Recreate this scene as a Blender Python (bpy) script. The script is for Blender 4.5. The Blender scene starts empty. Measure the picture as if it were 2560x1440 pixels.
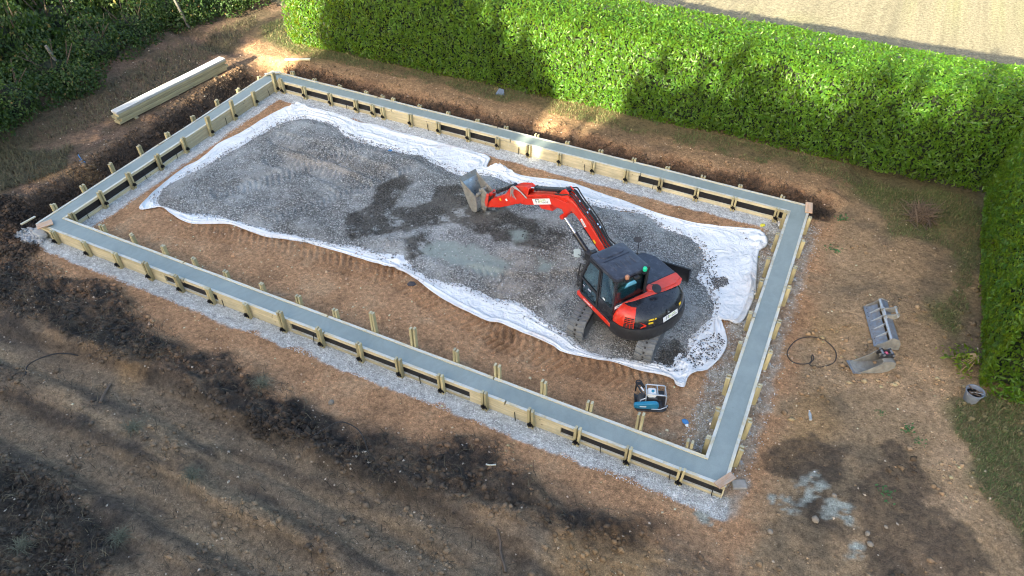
import bpy, bmesh, math, random
import numpy as np
from mathutils import Vector, Matrix, Euler
from math import radians as RAD

random.seed(7)
RNG = np.random.default_rng(11)
S = bpy.context.scene
COL = S.collection

# ------------------------------------------------------------------ camera
H_TOP = 0.42                       # top of the concrete above the gravel
FPX = 1839.0                       # focal length in photo pixels (photo 2560 x 1440)
CAM = np.array([19.6835, -9.3367, 13.152 + H_TOP])
PITCH, YAW = 0.7488, -0.4466
cam_d = bpy.data.cameras.new('camera')
cam_d.sensor_width = 36.0
cam_d.lens = FPX / 2560.0 * 36.0
cam_d.clip_end = 2000.0
cam = bpy.data.objects.new('camera', cam_d)
COL.objects.link(cam)
cam.location = CAM
cam.rotation_euler = (math.pi / 2 - PITCH, 0.0, -YAW)
S.camera = cam
S.render.filter_size = 1.1
S.cycles.filter_width = 1.1
S.render.resolution_x, S.render.resolution_y = 1024, 576

# ------------------------------------------------------------------ sky, sun, exposure
SUN_EL, SUN_PHI = RAD(20.0), RAD(8.0)      # light travels towards +y, turned SUN_PHI towards +x
W = bpy.data.worlds.new('World')
S.world = W
W.use_nodes = True
wn = W.node_tree.nodes
bg = wn['Background']
sky = wn.new('ShaderNodeTexSky')
sky.sky_type = 'NISHITA'
sky.sun_disc = False
sky.sun_elevation = SUN_EL
sky.sun_rotation = math.pi + SUN_PHI
sky.air_density = 1.0
sky.dust_density = 3.5
sky.ozone_density = 0.6
W.node_tree.links.new(sky.outputs[0], bg.inputs[0])
bg.inputs[1].default_value = 0.088
sl = bpy.data.lights.new('sun', 'SUN')
sl.energy = 5.0
sl.angle = RAD(0.5)
sl.color = (1.0, 0.88, 0.62)
so = bpy.data.objects.new('sun', sl)
COL.objects.link(so)
sdir = Vector((math.sin(SUN_PHI) * math.cos(SUN_EL), math.cos(SUN_PHI) * math.cos(SUN_EL), -math.sin(SUN_EL)))
so.rotation_euler = sdir.to_track_quat('-Z', 'Y').to_euler()
so.location = (0, -40, 30)
vs = S.view_settings
vs.view_transform = 'Standard'
vs.look = 'None'
vs.gamma = 1.0
vs.use_curve_mapping = False
vs.exposure = 2.65

# ------------------------------------------------------------------ pixel -> place helpers
_d = np.array([math.cos(PITCH) * math.sin(YAW), math.cos(PITCH) * math.cos(YAW), -math.sin(PITCH)])
_r = np.cross(_d, [0, 0, 1.0]); _r /= np.linalg.norm(_r)
_u = np.cross(_r, _d)
def G(px, py, z=0.0):
    """photo pixel -> point (x, y) of the horizontal plane z"""
    v = (px - 1280) / FPX * _r - (py - 720) / FPX * _u + _d
    s = (z - CAM[2]) / v[2]
    q = CAM + s * v
    return float(q[0]), float(q[1])
def GL(pts, z=0.0):
    return [G(a, b, z) for a, b in pts]
def onx(px, py, y):
    """photo pixel -> (x, z) on the upright plane at y"""
    v = (px - 1280) / FPX * _r - (py - 720) / FPX * _u + _d
    q = CAM + (y - CAM[1]) / v[1] * v
    return float(q[0]), float(q[2])
def ony(px, py, x):
    v = (px - 1280) / FPX * _r - (py - 720) / FPX * _u + _d
    q = CAM + (x - CAM[0]) / v[0] * v
    return float(q[1]), float(q[2])

# ------------------------------------------------------------------ numpy noise
def _hash(ix, iy, seed):
    h = (ix.astype(np.int64) * 374761393 + iy.astype(np.int64) * 668265263 + seed * 2147483647) & 0xFFFFFFFF
    h = ((h ^ (h >> 13)) * 1274126177) & 0xFFFFFFFF
    return ((h ^ (h >> 16)) & 0xFFFF) / 65535.0
def vnoise(x, y, seed=0):
    ix, iy = np.floor(x), np.floor(y)
    fx, fy = x - ix, y - iy
    fx = fx * fx * (3 - 2 * fx); fy = fy * fy * (3 - 2 * fy)
    a = _hash(ix, iy, seed); b = _hash(ix + 1, iy, seed)
    c = _hash(ix, iy + 1, seed); d = _hash(ix + 1, iy + 1, seed)
    return (a + (b - a) * fx) * (1 - fy) + (c + (d - c) * fx) * fy
def fbm(x, y, freq, octs=4, seed=0, gain=0.5):
    t = np.zeros_like(x); a = 1.0; n = 0.0
    for o in range(octs):
        t += a * (vnoise(x * freq + 17.3 * o, y * freq - 9.1 * o, seed + o) - 0.5)
        n += a; a *= gain; freq *= 2.03
    return t / n * 2.0            # about -1 .. 1
def sstep(a, b, x):
    t = np.clip((x - a) / (b - a), 0, 1)
    return t * t * (3 - 2 * t)
def seg_dist(x, y, p, q):
    dx, dy = q[0] - p[0], q[1] - p[1]
    t = np.clip(((x - p[0]) * dx + (y - p[1]) * dy) / (dx * dx + dy * dy + 1e-12), 0, 1)
    return np.hypot(x - p[0] - t * dx, y - p[1] - t * dy)
def poly_sd(x, y, poly):
    """signed distance, positive inside"""
    d = np.full(x.shape, 1e9); ins = np.zeros(x.shape, bool)
    n = len(poly)
    for i in range(n):
        p, q = poly[i], poly[(i + 1) % n]
        d = np.minimum(d, seg_dist(x, y, p, q))
        c = ((p[1] > y) != (q[1] > y))
        xi = (q[0] - p[0]) * (y - p[1]) / (q[1] - p[1] + 1e-12) + p[0]
        ins ^= c & (x < xi)
    return np.where(ins, d, -d)
def line_dist(x, y, pl):
    d = np.full(x.shape, 1e9)
    for i in range(len(pl) - 1):
        d = np.minimum(d, seg_dist(x, y, pl[i], pl[i + 1]))
    return d
def smooth_curve(pts, n, closed=True):
    """Catmull-Rom through pts, n samples evenly spaced in key index"""
    P = np.array(pts, float); m = len(P)
    out = []
    for k in range(n):
        t = k / n * m if closed else k / (n - 1) * (m - 1)
        i = int(math.floor(t)); f = t - i
        if closed:
            a, b, c, d = P[(i - 1) % m], P[i % m], P[(i + 1) % m], P[(i + 2) % m]
        else:
            i = min(i, m - 2); f = t - i
            a, b, c, d = P[max(i - 1, 0)], P[i], P[i + 1], P[min(i + 2, m - 1)]
        out.append(0.5 * (2 * b + (c - a) * f + (2 * a - 5 * b + 4 * c - d) * f * f + (3 * b - a - 3 * c + d) * f ** 3))
    return np.array(out)

# ------------------------------------------------------------------ object helpers
def tag(o, label=None, cat=None, group=None, kind=None):
    if label: o['label'] = label
    if cat: o['category'] = cat
    if group: o['group'] = group
    if kind: o['kind'] = kind
    return o
def empty(name, loc=(0, 0, 0), rz=0.0, label=None, cat=None, group=None):
    o = bpy.data.objects.new(name, None)
    o.empty_display_size = 0.3
    COL.objects.link(o)
    o.location = loc; o.rotation_euler = (0, 0, rz)
    return tag(o, label, cat, group)
def link(name, me, mat=None, parent=None):
    o = bpy.data.objects.new(name, me)
    COL.objects.link(o)
    if mat and not me.materials: me.materials.append(mat)
    if parent: o.parent = parent
    return o
def np_mesh(name, verts, faces, smooth=False):
    """verts (n,3) array, faces (m,k) int array, all faces of the same size"""
    me = bpy.data.meshes.new(name)
    verts = np.ascontiguousarray(verts, np.float32); faces = np.ascontiguousarray(faces, np.int32)
    m, k = faces.shape
    me.vertices.add(len(verts)); me.vertices.foreach_set('co', verts.ravel())
    me.loops.add(m * k); me.loops.foreach_set('vertex_index', faces.ravel())
    me.polygons.add(m); me.polygons.foreach_set('loop_start', np.arange(0, m * k, k, dtype=np.int32))
    if smooth: me.polygons.foreach_set('use_smooth', np.ones(m, bool))
    me.update(calc_edges=True)
    return me
def vcol(me, rgba, name='Col'):
    a = me.color_attributes.new(name, 'FLOAT_COLOR', 'POINT')
    a.data.foreach_set('color', np.ascontiguousarray(rgba, np.float32).ravel())

class MB:
    """collects shapes; build() links them as one mesh"""
    def __init__(s, M=None):
        s.v = []; s.f = []; s.M = M or Matrix.Identity(4)
    def add(s, vs, fs):
        o = len(s.v)
        s.v += [tuple(s.M @ Vector(v)) for v in vs]
        s.f += [tuple(i + o for i in f) for f in fs]
        return s
    def box(s, c, d, M=None):
        x, y, z = d[0] / 2, d[1] / 2, d[2] / 2
        vs = [Vector((a * x, b * y, e * z)) for a in (-1, 1) for b in (-1, 1) for e in (-1, 1)]
        if M: vs = [M @ v for v in vs]
        vs = [v + Vector(c) for v in vs]
        return s.add(vs, [(0, 1, 3, 2), (4, 6, 7, 5), (0, 4, 5, 1), (2, 3, 7, 6), (0, 2, 6, 4), (1, 5, 7, 3)])
    def bx(s, x0, x1, y0, y1, z0, z1):
        return s.box(((x0 + x1) / 2, (y0 + y1) / 2, (z0 + z1) / 2), (x1 - x0, y1 - y0, z1 - z0))
    def prism(s, prof, w0, w1, axis='y'):
        """prof: list of (a,b); axis y -> (a, w, b); axis z -> (a, b, w); axis x -> (w, a, b)"""
        n = len(prof)
        f = {'y': lambda a, b, w: (a, w, b), 'z': lambda a, b, w: (a, b, w), 'x': lambda a, b, w: (w, a, b)}[axis]
        vs = [f(a, b, w0) for a, b in prof] + [f(a, b, w1) for a, b in prof]
        fs = [tuple(range(n)), tuple(range(2 * n - 1, n - 1, -1))]
        fs += [(i, i + n, (i + 1) % n + n, (i + 1) % n) for i in range(n)]
        return s.add(vs, fs)
    def tube(s, path, r, n=8, caps=True):
        P = [Vector(p) for p in path]; R = r if isinstance(r, (list, tuple)) else [r] * len(P)
        vs = []; fs = []
        t0 = (P[1] - P[0]).normalized()
        u = t0.orthogonal().normalized()
        for i, p in enumerate(P):
            t = (P[min(i + 1, len(P) - 1)] - P[max(i - 1, 0)]).normalized()
            u = (u - t * u.dot(t)).normalized(); w = t.cross(u)
            for k in range(n):
                a = 2 * math.pi * k / n
                vs.append(p + (u * math.cos(a) + w * math.sin(a)) * R[i])
        for i in range(len(P) - 1):
            for k in range(n):
                a, b = i * n + k, i * n + (k + 1) % n
                fs.append((a, b, b + n, a + n))
        if caps:
            fs.append(tuple(range(n - 1, -1, -1))); fs.append(tuple(range((len(P) - 1) * n, len(P) * n)))
        return s.add(vs, fs)
    def cyl(s, a, b, r, n=16):
        return s.tube([a, b], r, n)
    def lathe(s, prof, n=20, M=None, close=False):
        """prof: list of (r, z), turned about z"""
        vs = []; fs = []
        for r, z in prof:
            for k in range(n):
                a = 2 * math.pi * k / n
                v = Vector((r * math.cos(a), r * math.sin(a), z))
                vs.append(M @ v if M else v)
        for i in range(len(prof) - 1):
            for k in range(n):
                a, b = i * n + k, i * n + (k + 1) % n
                fs.append((a, b, b + n, a + n))
        fs.append(tuple(range(n - 1, -1, -1))); fs.append(tuple(range((len(prof) - 1) * n, len(prof) * n)))
        return s.add(vs, fs)
    def loft(s, rings, cap=True, closed=True):
        n = len(rings[0]); vs = [p for r in rings for p in r]; fs = []
        m = n if closed else n - 1
        for i in range(len(rings) - 1):
            for k in range(m):
                a, b = i * n + k, i * n + (k + 1) % n
                fs.append((a, b, b + n, a + n))
        if cap and closed:
            fs.append(tuple(range(n - 1, -1, -1))); fs.append(tuple(range((len(rings) - 1) * n, len(rings) * n)))
        return s.add(vs, fs)
    def mesh(s, name, smooth=None, recalc=True):
        me = bpy.data.meshes.new(name)
        me.from_pydata(s.v, [], s.f)
        if recalc:
            bm = bmesh.new(); bm.from_mesh(me)
            bmesh.ops.recalc_face_normals(bm, faces=bm.faces)
            bm.to_mesh(me); bm.free()
        if smooth is not None:
            me.polygons.foreach_set('use_smooth', np.ones(len(me.polygons), bool))
            me.set_sharp_from_angle(angle=RAD(smooth))
        me.update()
        return me
    def build(s, name, mat, parent=None, bevel=0, smooth=None, seg=2):
        o = link(name, s.mesh(name, smooth), mat, parent)
        if bevel:
            m = o.modifiers.new('bevel', 'BEVEL'); m.width = bevel; m.segments = seg
            m.limit_method = 'ANGLE'; m.angle_limit = RAD(35); m.harden_normals = False
            if smooth is None:
                o.data.polygons.foreach_set('use_smooth', np.ones(len(o.data.polygons), bool))
                o.data.set_sharp_from_angle(angle=RAD(40))
        return o

# ------------------------------------------------------------------ material helpers
class NT:
    def __init__(s, name):
        s.m = bpy.data.materials.new(name); s.m.use_nodes = True
        s.t = s.m.node_tree; s.n = s.t.nodes; s.l = s.t.links
        s.p = s.n['Principled BSDF']; s.out = s.n['Material Output']
        s._co = None
    def node(s, typ, ins=None, **kw):
        nd = s.n.new(typ)
        for k, v in kw.items(): setattr(nd, k, v)
        for k, v in (ins or {}).items(): s.set(nd.inputs[k], v)
        return nd
    def set(s, sock, v):
        if isinstance(v, bpy.types.NodeSocket): s.l.new(v, sock)
        elif isinstance(v, (tuple, list)) and sock.type == 'RGBA' and len(v) == 3: sock.default_value = (*v, 1)
        elif sock.type == 'RGBA' and isinstance(v, (int, float)): sock.default_value = (v, v, v, 1)
        else: sock.default_value = v
    def co(s, kind='Object'):
        if s._co is None: s._co = s.n.new('ShaderNodeTexCoord')
        return s._co.outputs[kind]
    def noise(s, scale, detail=4, rough=0.55, vec=None, dist=0.0, kind='Object'):
        nd = s.node('ShaderNodeTexNoise', {'Vector': vec or s.co(kind), 'Scale': scale, 'Detail': detail, 'Roughness': rough, 'Distortion': dist})
        return nd.outputs[0]
    def voro(s, scale, vec=None, feature='F1', out='Color', kind='Object', rnd=1.0):
        nd = s.node('ShaderNodeTexVoronoi', {'Vector': vec or s.co(kind), 'Scale': scale, 'Randomness': rnd}, feature=feature)
        return nd.outputs[out]
    def ramp(s, fac, stops):
        nd = s.n.new('ShaderNodeValToRGB'); s.l.new(fac, nd.inputs[0])
        el = nd.color_ramp.elements
        while len(el) < len(stops): el.new(0.5)
        for e, (p, c) in zip(el, stops):
            e.position = p; e.color = (*c, 1) if isinstance(c, (tuple, list)) else (c, c, c, 1)
        return nd.outputs[0]
    def mix(s, fac, a, b, mode='MIX'):
        nd = s.n.new('ShaderNodeMix'); nd.data_type = 'RGBA'; nd.blend_type = mode
        s.set(nd.inputs[0], fac); s.set(nd.inputs[6], a); s.set(nd.inputs[7], b)
        return nd.outputs[2]
    def math(s, op, a, b=0.0):
        nd = s.n.new('ShaderNodeMath'); nd.operation = op
        s.set(nd.inputs[0], a); s.set(nd.inputs[1], b)
        return nd.outputs[0]
    def map(s, fac, a, b, c, d):
        nd = s.n.new('ShaderNodeMapRange')
        for i, v in enumerate((fac, a, b, c, d)): s.set(nd.inputs[i], v)
        return nd.outputs[0]
    def bump(s, h, strength=0.3, dist=0.02, normal=None):
        nd = s.node('ShaderNodeBump', {'Height': h, 'Strength': strength, 'Distance': dist})
        if normal: s.l.new(normal, nd.inputs['Normal'])
        return nd.outputs[0]
    def fin(s, col=None, rough=None, normal=None, metal=None, spec=None, **kw):
        if col is not None: s.set(s.p.inputs['Base Color'], col)
        if rough is not None: s.set(s.p.inputs['Roughness'], rough)
        if normal is not None: s.set(s.p.inputs['Normal'], normal)
        if metal is not None: s.set(s.p.inputs['Metallic'], metal)
        if spec is not None: s.set(s.p.inputs['Specular IOR Level'], spec)
        for k, v in kw.items(): s.set(s.p.inputs[k], v)
        return s.m

def m_plain(name, col, rough=0.5, metal=0.0, var=0.12, scale=6.0, dirt=None, dirt_amt=0.0, coat=0.0, bump=0.0):
    n = NT(name)
    f = n.noise(scale, 5)
    c = n.mix(1.0, col, n.ramp(f, [(0.25, 1 - var), (0.75, 1 + var)]), 'MULTIPLY')
    r = n.map(n.noise(scale * 2.3, 4), 0.3, 0.7, max(rough - 0.1, 0.03), min(rough + 0.12, 1))
    if dirt:
        g = n.ramp(n.noise(scale * 1.3, 8, 0.7), [(0.62 - 0.4 * dirt_amt, 0.0), (0.80 - 0.25 * dirt_amt, 1.0)])
        c = n.mix(n.math('MULTIPLY', g, min(1, dirt_amt + 0.25)), c, dirt)
        r = n.mix(g, r, 0.85)
    nn = n.bump(n.noise(scale * 12, 4), bump, 0.005) if bump else None
    m = n.fin(c, r, nn, metal)
    if coat: n.p.inputs['Coat Weight'].default_value = coat; n.p.inputs['Coat Roughness'].default_value = 0.12
    return m
# ================================================================== GROUND
LX, WY, TW = 20.0, 10.457, 0.432          # outer length and width of the footing, its thickness
RUTS = [GL([(-150, 790), (60, 880), (300, 960), (600, 1100), (900, 1250), (1250, 1400)]),
        GL([(-200, 960), (0, 1040), (230, 1150), (500, 1300), (760, 1440)]),
        GL([(560, 1180), (860, 1290), (1100, 1440)])]
DARK = [  # dark topsoil heaps and spreads, as outlines on the ground
    GL([(330, 850), (430, 860), (560, 900), (650, 940), (740, 1000), (830, 1060), (960, 1080), (1060, 1110), (1130, 1090), (1240, 1100), (1300, 1160), (1380, 1240), (1480, 1270), (1640, 1320), (1590, 1360), (1380, 1330), (1150, 1260), (950, 1230), (850, 1200), (700, 1100), (560, 1050), (450, 960), (330, 900)]),
    GL([(-60, 640), (90, 640), (160, 690), (290, 720), (340, 790), (430, 850), (520, 920), (420, 930), (280, 900), (150, 840), (60, 790), (-60, 760)]),
    GL([(-60, 1140), (130, 1180), (200, 1260), (260, 1330), (300, 1400), (200, 1500), (-60, 1500)]),
]
DARKEST = [GL([(-60, 530), (60, 510), (120, 560), (125, 610), (60, 650), (-60, 650)]),
           GL([(640, 960), (720, 1010), (830, 1080), (930, 1120), (900, 1160), (780, 1120), (660, 1040)]),
           GL([(560, 1000), (700, 1050), (760, 1090), (640, 1080)])]
WET = [GL([(1890, 1170), (1960, 1140), (2020, 1100), (2100, 1130), (2095, 1190), (2070, 1240), (1990, 1220), (1930, 1190)]),
       GL([(2170, 1190), (2240, 1130), (2270, 1180), (2340, 1270), (2420, 1340), (2480, 1440), (2480, 1520), (2280, 1520), (2180, 1400), (2130, 1300)]),
       GL([(2010, 1270), (2060, 1260), (2120, 1330), (2100, 1360), (2030, 1310)])]
ORANGE = [GL([(2035, 800), (2130, 790), (2165, 835), (2110, 885), (2030, 870)]),
          GL([(1390, 1350), (1560, 1320), (1650, 1380), (1620, 1500), (1420, 1500)]),
          GL([(290, 905), (380, 915), (370, 945), (300, 940)]),
          GL([(60, 435), (180, 420), (200, 455), (110, 480)]), GL([(150, 445), (240, 425), (250, 455), (170, 470)]),
          GL([(1960, 1160), (1990, 1020), (2060, 980), (2080, 1080), (1990, 1150), (1910, 1170)])]
GRASSY = [GL([(2080, 480), (2160, 460), (2440, 480), (2470, 600), (2440, 720), (2400, 860), (2350, 800), (2370, 700), (2390, 620), (2300, 600), (2230, 590), (2190, 520)], 0.15),
          GL([(2390, 1000), (2470, 1000), (2700, 1010), (2700, 1500), (2540, 1300), (2440, 1190), (2390, 1090)], 0.1),
          GL([(640, 70), (720, 40), (770, 110), (900, 145), (780, 150), (700, 120)], 0.4)]
DRYGRASS = [GL([(-80, 390), (60, 370), (230, 310), (300, 300), (330, 250), (480, 180), (560, 120), (660, 60), (640, 40), (300, 200), (0, 330), (-80, 360)], 0.4),
            GL([(-60, 400), (100, 380), (220, 350), (150, 430), (40, 470), (-60, 490)], 0.35)]
SPILL = [GL([(1985, 1190), (2030, 1185), (2060, 1215), (2050, 1255), (2010, 1260), (1985, 1230)]),
         GL([(1930, 1235), (1975, 1240), (1985, 1275), (1940, 1300), (1915, 1265)]),
         GL([(2060, 1255), (2130, 1270), (2150, 1310), (2100, 1325), (2065, 1300)]),
         GL([(2110, 1365), (2150, 1370), (2140, 1405), (2105, 1400)]),
         GL([(1745, 1280), (1790, 1275), (1795, 1310), (1755, 1315)])]
TREADS = [(GL([(470, 575), (640, 600), (820, 650), (960, 690)]), 0.42), (GL([(900, 640), (1010, 700), (1120, 775), (1260, 840)]), 0.42),
          (GL([(1250, 845), (1380, 895), (1520, 935), (1640, 965)]), 0.46)]

def smask(x, y, poly, soft, amp=0.35, freq=0.8, seed=3):
    px = [p[0] for p in poly]; py = [p[1] for p in poly]
    pad = 1.5
    m = np.zeros_like(x)
    sel = (x > min(px) - pad) & (x < max(px) + pad) & (y > min(py) - pad) & (y < max(py) + pad)
    if not sel.any(): return m
    xs, ys = x[sel], y[sel]
    d = poly_sd(xs, ys, poly) + amp * fbm(xs, ys, freq, 5, seed, 0.6)
    m[sel] = sstep(-soft, soft, d)
    return m
def umask(x, y, polys, soft, amp=0.35, freq=0.8, seed=3):
    m = np.zeros_like(x)
    for i, p in enumerate(polys): m = np.maximum(m, smask(x, y, p, soft, amp, freq, seed + i))
    return m

def terrain(x, y, fine=True):
    x = np.asarray(x, float); y = np.asarray(y, float)
    wob = 0.35 * fbm(x, y, 0.5, 3, 21) + 0.22 * fbm(x, y, 1.8, 3, 23)
    h = 0.03 * fbm(x, y, 0.25, 3, 5)
    # back: trench along the footing, then a bank up to the strip before the hedge
    b = sstep(10.95, 11.75, y + wob * 0.8) * 0.40
    b *= sstep(21.6, 20.6, x + wob) * 0.75 + 0.25
    b -= 0.10 * sstep(10.5, 10.7, y) * sstep(11.3, 10.9, y + wob * .5) * sstep(21, 20.3, x)
    h = h + b * sstep(-3.0, -0.6, x + 0 * y) + 0.40 * sstep(11.0, 12.0, y) * (1 - sstep(-3.0, -0.6, x))
    # left: ditch and bank
    lb = sstep(-0.75, -1.55, x + wob * 0.7) * 0.36 - 0.14 * sstep(-0.1, -0.35, x) * sstep(-1.1, -0.7, x + wob * .4)
    inb = sstep(-1.2, 0.6, y) * sstep(11.6, 10.8, y)
    h = h + lb * inb + 0.45 * sstep(-3.6, -6.0, x) * sstep(-3, 2, y)
    # right: gentle rise towards the hedge
    h = h + 0.10 * sstep(20.7, 22.5, x) * sstep(-2, 1.5, y) * sstep(12, 10.5, y)
    # front: ruts left by machines, spoil heaps
    for r in RUTS:
        d = line_dist(x, y, r) + 0.10 * fbm(x, y, 1.1, 3, 31)
        h = h - 0.13 * sstep(0.55, 0.30, d) + 0.07 * np.exp(-((d - 0.72) / 0.20) ** 2)
    out = sstep(-0.9, -1.8, y)
    rd = np.array(RUTS[1][-1]) - np.array(RUTS[1][0]); rd /= np.linalg.norm(rd)
    h = h + out * 0.07 * fbm((x * rd[0] + y * rd[1]) * .35, (-x * rd[1] + y * rd[0]) * 2.4, 1.0, 4, 141, .55)
    h = h + 0.06 * fbm(x, y, 0.7, 4, 41) * np.maximum(out, sstep(20.8, 22, x))
    dk = umask(x, y, DARK + DARKEST, 0.25, 0.45, 0.9, 3)
    h = h + dk * (0.14 + 0.17 * fbm(x, y, 1.6, 5, 77, 0.6))
    pad = (x > -0.6) & (x < 20.6) & (y > -0.6) & (y < 10.9)
    if fine:
        rough = 0.014 + 0.040 * out + 0.06 * dk + 0.03 * b / 0.4 * sstep(12.5, 11.2, y) + 0.015 * sstep(20.6, 21.5, x)
        h = h + rough * fbm(x, y, 4.0, 4, 91, 0.65)
        for pl, w in TREADS:
            d = line_dist(x, y, pl)
            dx, dy = pl[-1][0] - pl[0][0], pl[-1][1] - pl[0][1]; L = math.hypot(dx, dy)
            s = ((x - pl[0][0]) * dx + (y - pl[0][1]) * dy) / L
            t = ((x - pl[0][0]) * -dy + (y - pl[0][1]) * dx) / L
            h = h + np.where(d < w, 1, 0) * 0.042 * np.sin(2 * math.pi * (s + 0.5 * np.abs(t)) / 0.21) * sstep(w, w * .8, d) * (0.5 + 0.8 * vnoise(x * 1.3, y * 1.3, 8)) - 0.02 * sstep(w, w * .8, d)
    # keep the ground level under the footing and its gravel
    ring = np.minimum.reduce([x + 0.25, 20.25 - x, y + 0.25, 10.7 - y])
    inner = np.minimum.reduce([x - 0.75, 19.25 - x, y - 0.75, 9.7 - y])
    near = sstep(0.0, 0.25, ring) * sstep(0.15, -0.1, inner)
    h = h * (1 - near) - 0.015 * near
    return h
def zt(x, y): return float(terrain(np.array([x]), np.array([y]), False)[0])

def lin(r, g, b):
    f = lambda c: ((c / 255 + 0.055) / 1.055) ** 2.4 if c > 10 else c / 255 / 12.92
    return np.array([f(r), f(g), f(b)])
C_SUB, C_TAN, C_MID = np.array([.50, .285, .150]), np.array([.55, .365, .215]), np.array([.235, .165, .105])
C_GREY, C_DARK, C_BLACK = np.array([.210, .160, .110]), np.array([.038, .033, .029]), np.array([.017, .015, .014])
C_LIME, C_ORANGE = np.array([.62, .64, .63]), np.array([.48, .285, .12])
C_GRASS, C_DRY, C_LAWN = np.array([.115, .125, .050]), np.array([.21, .165, .085]), np.array([.235, .212, .145])

def ground_colour(x, y):
    n1 = fbm(x, y, 0.45, 5, 101, 0.6); n2 = fbm(x, y, 1.7, 5, 111, 0.6); n3 = fbm(x, y, 6.0, 3, 121, 0.6)
    def over(c, col, m): return c + (np.asarray(col) - c) * m[:, None]
    c = np.tile(C_MID, (len(x), 1)).astype(float)
    c = over(c, C_GREY, sstep(-0.3, 0.3, n1))
    front = sstep(-1.0, -2.6, y + 0.9 * n1)
    # subsoil near the footing
    c = over(c, C_SUB, (1 - front) * sstep(-2.0, -0.5, x + n2))
    c = over(c, C_TAN, 0.55 * sstep(0.0, 0.55, n2) * (1 - front))
    c = over(c, C_SUB * 0.62, 0.7 * sstep(0.05, 0.55, -n2) * (1 - front))
    # front field: brown-grey, bare ruts lighter
    c = over(c, np.array([.335, .235, .145]), front * sstep(0.0, 0.6, n2) * 0.8)
    c = over(c, C_DARK * 1.7, front * sstep(0.0, 0.55, -n2) * 0.75)
    for r in RUTS:
        d = line_dist(x, y, r) + 0.15 * n2
        c = over(c, np.array([.275, .200, .128]), 0.8 * sstep(0.5, 0.25, d))
        c = over(c, C_DARK * 1.3, 0.55 * np.exp(-((d - 0.52) / 0.12) ** 2))
    rd = np.array(RUTS[1][-1]) - np.array(RUTS[1][0]); rd /= np.linalg.norm(rd)
    sl_, tl_ = x * rd[0] + y * rd[1], -x * rd[1] + y * rd[0]
    nd = fbm(sl_ * .35, tl_ * 2.4, 1.0, 5, 141, .62)
    c = over(c, np.array([.38, .268, .160]), front * sstep(.05, .45, nd) * .75)
    c = over(c, C_DARK * 1.6, front * sstep(.15, .55, -nd) * .65)
    # right side: tan and grey-brown patches
    rt = sstep(20.5, 21.2, x + 0.4 * n2) * sstep(-3.5, -1.0, y)
    c = over(c, np.array([.380, .262, .150]), rt * 0.9)
    c = over(c, np.array([.185, .138, .088]), rt * sstep(-0.05, 0.45, n1 + 0.4 * n2) * 0.85)
    c = over(c, C_TAN, rt * sstep(0.1, 0.5, -n1 + 0.3 * n2) * 0.7)
    # left bank
    lf = sstep(-1.3, -2.0, x + 0.3 * n2)
    c = over(c, np.array([.170, .112, .078]), lf * 0.9 * sstep(-2, 0, y))
    c = over(c, np.array([.105, .080, .052]), lf * sstep(-0.1, 0.4, n2 + 0.5 * n1) * 0.9)
    c = over(c, C_SUB, lf * sstep(0.1, 0.5, -n2 - 0.3 * n1) * 0.7 * sstep(-3.6, -2.5, x))
    # ditches: damp dark earth with roots
    di = sstep(-0.05, -0.3, x) * sstep(-1.75, -1.1, x + 0.35 * n2) * sstep(-1, 0.3, y) * sstep(10.6, 10.0, y)
    c = over(c, C_DARK * 1.1, di * 0.92)
    db = sstep(10.45, 10.6, y) * sstep(11.75, 11.15, y + 0.30 * n2 + 0.15 * n1) * sstep(21.0, 20.4, x) * sstep(-0.5, 0.5, x)
    c = over(c, np.array([.105, .066, .043]), db * 0.95)
    c = over(c, C_DARK, db * sstep(0.05, 0.4, n2 + 0.3 * n3) * sstep(10.75, 11.0, y) * 0.9)
    bk = sstep(11.3, 11.7, y + 0.25 * n2) * sstep(13.0, 12.2, y) * sstep(21.5, 20.5, x) * sstep(-3, -1.5, x)
    c = over(c, np.array([.300, .195, .110]), bk * 0.9)
    c = over(c, np.array([.15, .105, .07]), bk * sstep(0.1, 0.5, n1) * 0.6)
    gs = sstep(12.1, 12.6, y + 0.35 * n2) * sstep(16.2, 15.8, y) * sstep(-4, -2, x)
    c = over(c, np.array([.105, .095, .048]), gs * 0.85)
    c = over(c, C_ORANGE, umask(x, y, ORANGE, 0.35, 0.5, 1.2, 51) * 0.5)
    dk = umask(x, y, DARK, 0.28, 0.6, 1.0, 3)
    c = over(c, C_DARK, dk * (0.55 + 0.42 * sstep(-0.4, 0.3, n2 + .6 * n3)))
    c = over(c, C_BLACK, umask(x, y, DARKEST, 0.25, 0.6, 1.3, 13) * (.5 + .4 * sstep(-.3, .3, n3 + n2)))
    wet = umask(x, y, WET, 0.14, 0.75, 1.3, 61) * (0.72 + 0.28 * sstep(-.3, .3, n2 + n3))
    c = over(c, np.array([.060, .043, .030]), wet * 0.80)
    sp = umask(x, y, SPILL, 0.05, 0.30, 2.6, 71)
    c = over(c, np.array([.36, .375, .325]) * (1 + .3 * n3)[:, None], sp * sstep(-0.35, 0.0, n3 + .6 * n2) * 0.95)
    gr = umask(x, y, GRASSY, 0.4, 0.6, 0.9, 81)
    c = over(c, C_GRASS * (1.0 + 0.5 * n2)[:, None], gr * (0.55 + 0.35 * sstep(-0.4, 0.3, n2)))
    c = over(c, np.array([.10, .085, .05]), umask(x, y, DRYGRASS, 0.4, 0.6, 1.0, 91) * (0.35 + 0.5 * sstep(-0.2, 0.4, n2)))
    # crushed limestone beside the formwork
    e = 0.13 * fbm(x, y, 2.2, 4, 131, 0.6)
    ring = np.maximum.reduce([-x, x - 20, -y, y - 10.457])
    inn = np.minimum.reduce([x - 0.43, 19.57 - x, y - 0.43, 10.02 - y])
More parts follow.
